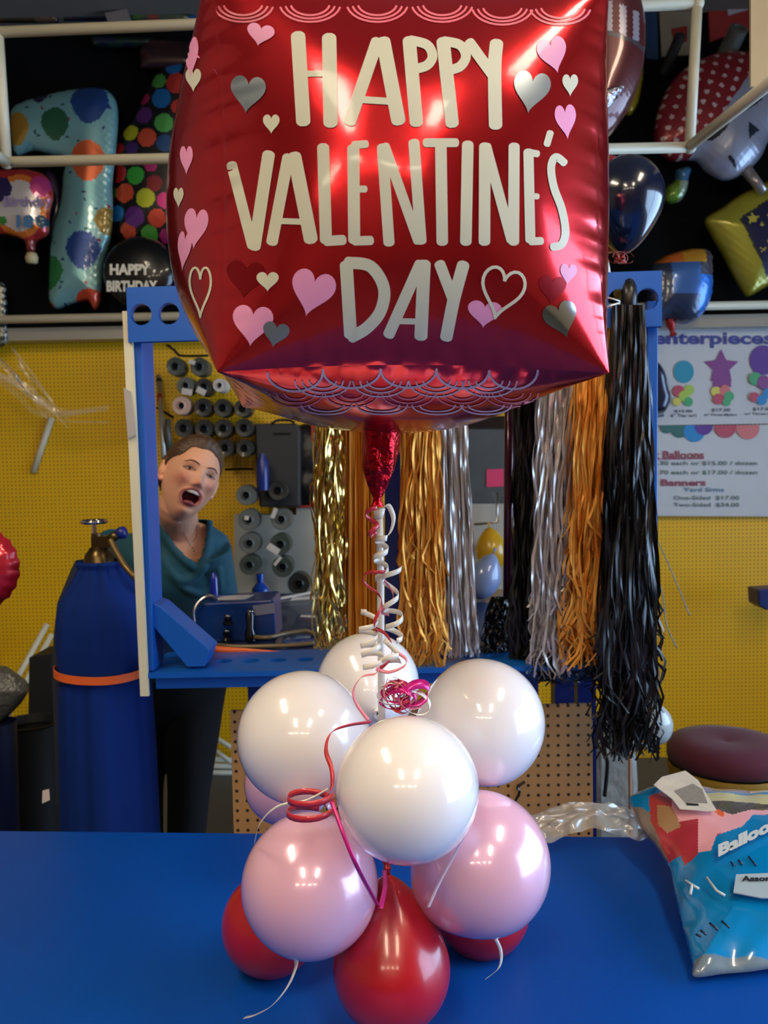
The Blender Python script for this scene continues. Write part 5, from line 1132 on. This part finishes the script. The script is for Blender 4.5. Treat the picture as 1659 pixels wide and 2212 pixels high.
g.tube(catmull([h2w((0, -.02, -.02)), h2w((0, -.02, -.085)), nbs.lerp(h2w((0, -.02, -.085)), .4), nbs-V3((0, -.0, .01)), nbs-V3((.0, -.01, .06))], 6), [float(v) for v in np.interp(np.linspace(0, 1, 25), [0, .25, .5, .8, 1], [.05, .056, .056, .066, .085])], 28)
ell_loft(g, interp(TR))
for ear in (-1, 1):
    c = [(ear*(.0745+.006*math.sin(q)*.3), -.012+.013*math.cos(q)-.003, -.010+.026*math.sin(q)) for q in [2*PI*k/20 for k in range(21)]]
    g.tube([h2w((x+ear*.006, y, z)) for x, y, z in c], .0042, 8, caps=False)
    g.ball(h2w((ear*.072, -.012, -.012)), .016, 14, 10); g.ball(h2w((ear*.075, -.006, -.034)), .0075, 10, 8)
limb(g, armR, [.055, .044, .04, .032, .024]); limb(g, armL, [.055, .044, .04, .032, .024])
hand(g, armR[2], V3((.2, -.5, -.8)), V3((-1, 0, 0))); hand(g, armL[2], V3((-.9, -.1, -.25)), V3((0, -1, .2)))
for k, a, sx in ((kneeR, ankR, -.085), (kneeL, ankL, .085)):
    limb(g, [hipc+V3((sx, 0, 0)), k, a], [.088, .075, .055, .05, .036]); g.tube([a+V3((0, .04, -.03)), a+V3((0, -.05, -.04)), a+V3((0, -.15, -.055))], [.03, .035, .022], 14)
body = remeshed(g, .0026, 1)
SK = srgb(232, 170, 136); LIP = srgb(206, 118, 100); INM = srgb(92, 24, 28); BL = srgb(214, 120, 98); DKL = srgb(120, 66, 50)
def mixc(a, b, t): return tuple(a[i]+(b[i]-a[i])*t for i in range(4))
cols = []
for f in body.f:
    p = w2h(sum((body.v[i] for i in f), V3())/len(f)); c = SK
    if p.y > .03 and -.13 < p.z < .09 and abs(p.x) < .08:
        m = mouth_d(p.x, p.z)
        c = mixc(c, BL, .7*math.exp(-((abs(p.x)-.043)/.018)**2-((p.z+.026)/.018)**2)); c = mixc(c, BL, .6*math.exp(-(p.x/.012)**2-((p.z+.032)/.01)**2))
        c = mixc(c, DKL, .55*math.exp(-((abs(p.x)-.031)/.015)**2-((p.z-.006)/.006)**2))
        if m < .93: c = INM
        elif m < 1.32: c = mixc(LIP, SK, sm(1.22, 1.34, m))
    cols.append(c)
body.c = cols
WM = thing('person', (hipc.x, hipc.y, 0), 'laughing woman in a teal cowl-neck top leaning out behind the blue frame', 'person')
body.build('body', skin, WM, smooth=True, merge=False)
hbv = BVHTree.FromPolygons(body.v, body.f)
def front(x, z, extra=0.0):     # point on the face in head coordinates
    h = hbv.ray_cast(h2w((x, .25, z)), -f_)[0]; q = w2h(h); return V3((x, q.y+extra, z))
# eyes, brows, teeth, tongue
eyew = mat('eye_white', (196, 176, 164), rough=.2, coat=.6); iris = mat('iris', (56, 40, 28), rough=.2, coat=.8); lash = mat('lash', (44, 24, 18), rough=.7); brow = mat('brow', (96, 60, 42), rough=.8); teeth = mat('teeth', (228, 214, 200), rough=.25, coat=.5); tong = mat('tongue', (150, 70, 74), rough=.35, coat=.3)
for sx in (-1, 1):
    q = front(sx*.031, .0045); e = V3((q.x, q.y-.0045, q.z)); nar = .0040 if sx < 0 else .0026
    g = G(); g.ball(h2w(e), (.0125, .0075, nar), 18, 12, R=HM); eo = g.build('eye', eyew, WM, smooth=True)
    g = G(); g.ball(h2w(e+V3((.001, .0045, .0003))), (.0048, .0040, nar*.95), 14, 10, R=HM); g.build('iris', iris, eo, smooth=True)
    pts = [front(sx*.031+t*.0165, .0045+(.0060 if sx < 0 else .0042)*(1-t*t)-.0012, .0008) for t in [k/8-1 for k in range(17)]]
    g = G(); g.tube([h2w(p) for p in pts], [.0006+.0012*(1-abs(k/8-1)) for k in range(17)], 8); g.build('eyelash', lash, WM, smooth=True)
    pts = [front(sx*.031+t*.0165, .0045-(.0052 if sx < 0 else .0036)*(1-t*t)+.001, .0004) for t in [k/8-1 for k in range(17)]]
    g = G(); g.tube([h2w(p) for p in pts], .0009, 8); g.build('lower_lid', mat('lid', (150, 92, 74), rough=.6), WM, smooth=True)
    pts = [front(sx*(.030+t*.019), .0215+.0045*(1-(t-.1)**2)-(.003 if t > .5 else 0), .0005) for t in [k/8-1 for k in range(17)]]
    g = G(); g.tube([h2w(p) for p in pts], [.0008+.0016*math.sin(PI*min(1, .1+k/17)) for k in range(17)], 8); g.build('eyebrow', brow, WM, smooth=True)
ym = front(.031, -.066).y
def arcy(x): return ym+.012-.000-((x/.021)**2)*.008
yt_ = front(0, -.043).y-.007
g = G(); n = 12; vs = []
for k in range(n+1):
    x = -.0205+.041*k/n; yy = yt_-18*x*x; zt2 = -.0478-.10*abs(x); hgt = .0095*(1-.35*(x/.0205)**2)
    vs += [(x, yy, zt2), (x, yy, zt2-hgt), (x, yy-.006, zt2), (x, yy-.006, zt2-hgt)]
fs = []
for k in range(n): a = 4*k; fs += [(a, a+1, a+5, a+4), (a+2, a+6, a+7, a+3), (a, a+4, a+6, a+2), (a+1, a+3, a+7, a+5)]
g.add([h2w(v) for v in vs], fs); g.build('teeth', teeth, WM, smooth=True)
g = G(); g.ball(h2w((0, yt_-.014, -.084)), (.0165, .014, .0075), 18, 12, R=HM); g.build('tongue', tong, WM, smooth=True)
# hair pulled back
def hairkeep(p):
    return p.z > hth(p)
hair = mat('hair_brown', (84, 58, 38), rough=.42, coat=.15, coatr=.35, bump=.8, bscale=30, bdist=.003, stretch=(1, 1, 12), noise=.35, nscale=25)
g = G(); head_mesh(g, 110, lambda p: .0025+.010*sm(0, .028, p.z-hth(p))+.0012*math.sin(math.atan2(p.z-.03, p.x+.02)*26)*sm(0, .02, p.z-hth(p)), hairkeep, feat=False)
hv = g.build('hair', hair, WM, smooth=True, solid=.003)
g = G(); g.ball(h2w((-.0, -.118, .0)), (.034, .03, .034), 24, 16, R=HM); g.ball(h2w((0, -.1, .002)), (.03, .03, .03), 20, 12, R=HM); g.build('hair_bun', hair, hv, smooth=True)
g = G()
for k in range(5): g.tube([h2w((-.072-.001*k, -.02-.004*k, -.02)), h2w((-.074, -.022-.004*k, -.045)), h2w((-.070, -.025-.003*k, -.062))], [.0016, .0014, .0008], 6)
g.build('loose_strands', hair, hv, smooth=True)
# teal top
teal = mat('teal_fabric', (8, 74, 90), rough=.75, sheen=.1, noise=.12, nscale=14, bump=.15, bscale=60)
def grow(R, o): return [(c, a+o, b+o, y) for c, a, b, y in R]
sh = G(); TS = [(tc_(.09), .176, .13, .0), (tc_(.13), .178, .134, .02), (tc_(.25), .162, .124, tw*.5), (tc_(.45), .150, .116, tw), (tc_(.66, -.012, -.014), .168, .140, tw), (tc_(.82, -.022, -.008), .180, .126, tw), (tc_(.93, -.028), .172, .094, tw), (tc_(1.0, -.014), .112, .080, tw), (tc_(1.045, 0), .078, .07, tw)]
ell_loft(sh, interp(TS)); limb(sh, armR, [.068, .060, .056, .05, .045]); limb(sh, armL, [.068, .060, .056, .05, .045])
pre = remeshed(sh, .006, 0); bv = BVHTree.FromPolygons(pre.v, pre.f)
def onshirt(px, py, lift=.0):
    d = ray(px, py).normalized(); h = bv.ray_cast(CAM, d)[0]
    if h is None: h = at(px, py, 2.5)
    return h-d*lift
neck = [(346, 1108), (352, 1136), (380, 1176), (404, 1200), (425, 1214), (436, 1196), (443, 1160), (447, 1120), (440, 1100)]
def foldtube(pts, rs, lift=.0):
    q = catmull([onshirt(x, y, lift) for x, y in pts], 6); sh.tube(q, [float(v) for v in np.interp(np.linspace(0, 1, len(q)), np.linspace(0, 1, len(rs)), rs)], 12)
foldtube([(342, 1134), (374, 1184), (402, 1212), (425, 1226), (440, 1205), (449, 1165), (452, 1124)], [.012, .013, .013, .014, .015, .013, .010], .002)
foldtube([(350, 1206), (378, 1246), (400, 1254), (422, 1243), (442, 1220), (455, 1185), (458, 1140)], [.007, .012, .014, .014, .013, .011, .006], -.002)
foldtube([(356, 1236), (390, 1264), (410, 1276), (432, 1282), (452, 1270), (466, 1240)], [.006, .010, .012, .011, .009, .005], -.002)
foldtube([(466, 1180), (472, 1230), (476, 1280)], [.008, .012, .008], -.004)
shm = remeshed(sh, .0042, 3)
NP = [(330, 1040), (346, 1108), (350, 1134), (378, 1178), (402, 1203), (425, 1217), (438, 1198), (445, 1160), (449, 1120), (452, 1040)]
keep = []
for f in shm.f:
    p = sum((shm.v[i] for i in f), V3())/len(f); x, y = proj(p)
    cut = inpoly(x, y, NP) and p.y < nb.y+.02
    cut = cut or p.z > nb.z+.028
    if not cut: keep.append(f)
shm.f = keep; shm.m = [0]*len(keep); shm.c = [None]*len(keep)
shm.build('cowl_neck_top', teal, WM, smooth=True, merge=False, solid=.003)
g = G(); limb(g, [hipc+V3((-.085, 0, .0)), kneeR, ankR], [.104, .09, .07, .062, .056]); limb(g, [hipc+V3((.085, 0, 0)), kneeL, ankL], [.104, .09, .07, .062, .056])
ell_loft(g, interp([(tc_(-.3), .12, .10, 0), (tc_(-.12), .182, .138, .0), (tc_(0.02), .178, .134, .02), (tc_(.16), .158, .118, .05)]))
remeshed(g, .007, 2).build('black_trousers', mat('black_cloth', (14, 14, 17), rough=.85), WM, smooth=True)
for a in (ankR, ankL):
    g = G(); g.tube([a+V3((0, .05, -.035)), a+V3((0, -.05, -.04)), a+V3((0, -.17, -.05))], [.038, .042, .03], 16); g.build('shoe', mat('shoe_black', (18, 16, 16), rough=.4), WM, smooth=True)
g = G(); bb2 = BVHTree.FromPolygons(body.v, body.f)
def onskin(px, py):
    d = ray(px, py).normalized(); h = bb2.ray_cast(CAM, d)[0]; return (h or at(px, py, 2.45))-d*.001
g.tube([onskin(x, y) for x, y in ((388, 1128), (397, 1150), (406, 1166), (413, 1176), (420, 1166), (428, 1150), (432, 1128))], .0008, 6)
for x, y in ((413, 1178), (416, 1184), (419, 1190)): g.ball(onskin(x, y), .0026, 8, 6)
g.build('necklace', MATS['chrome_valve'], WM, smooth=True)
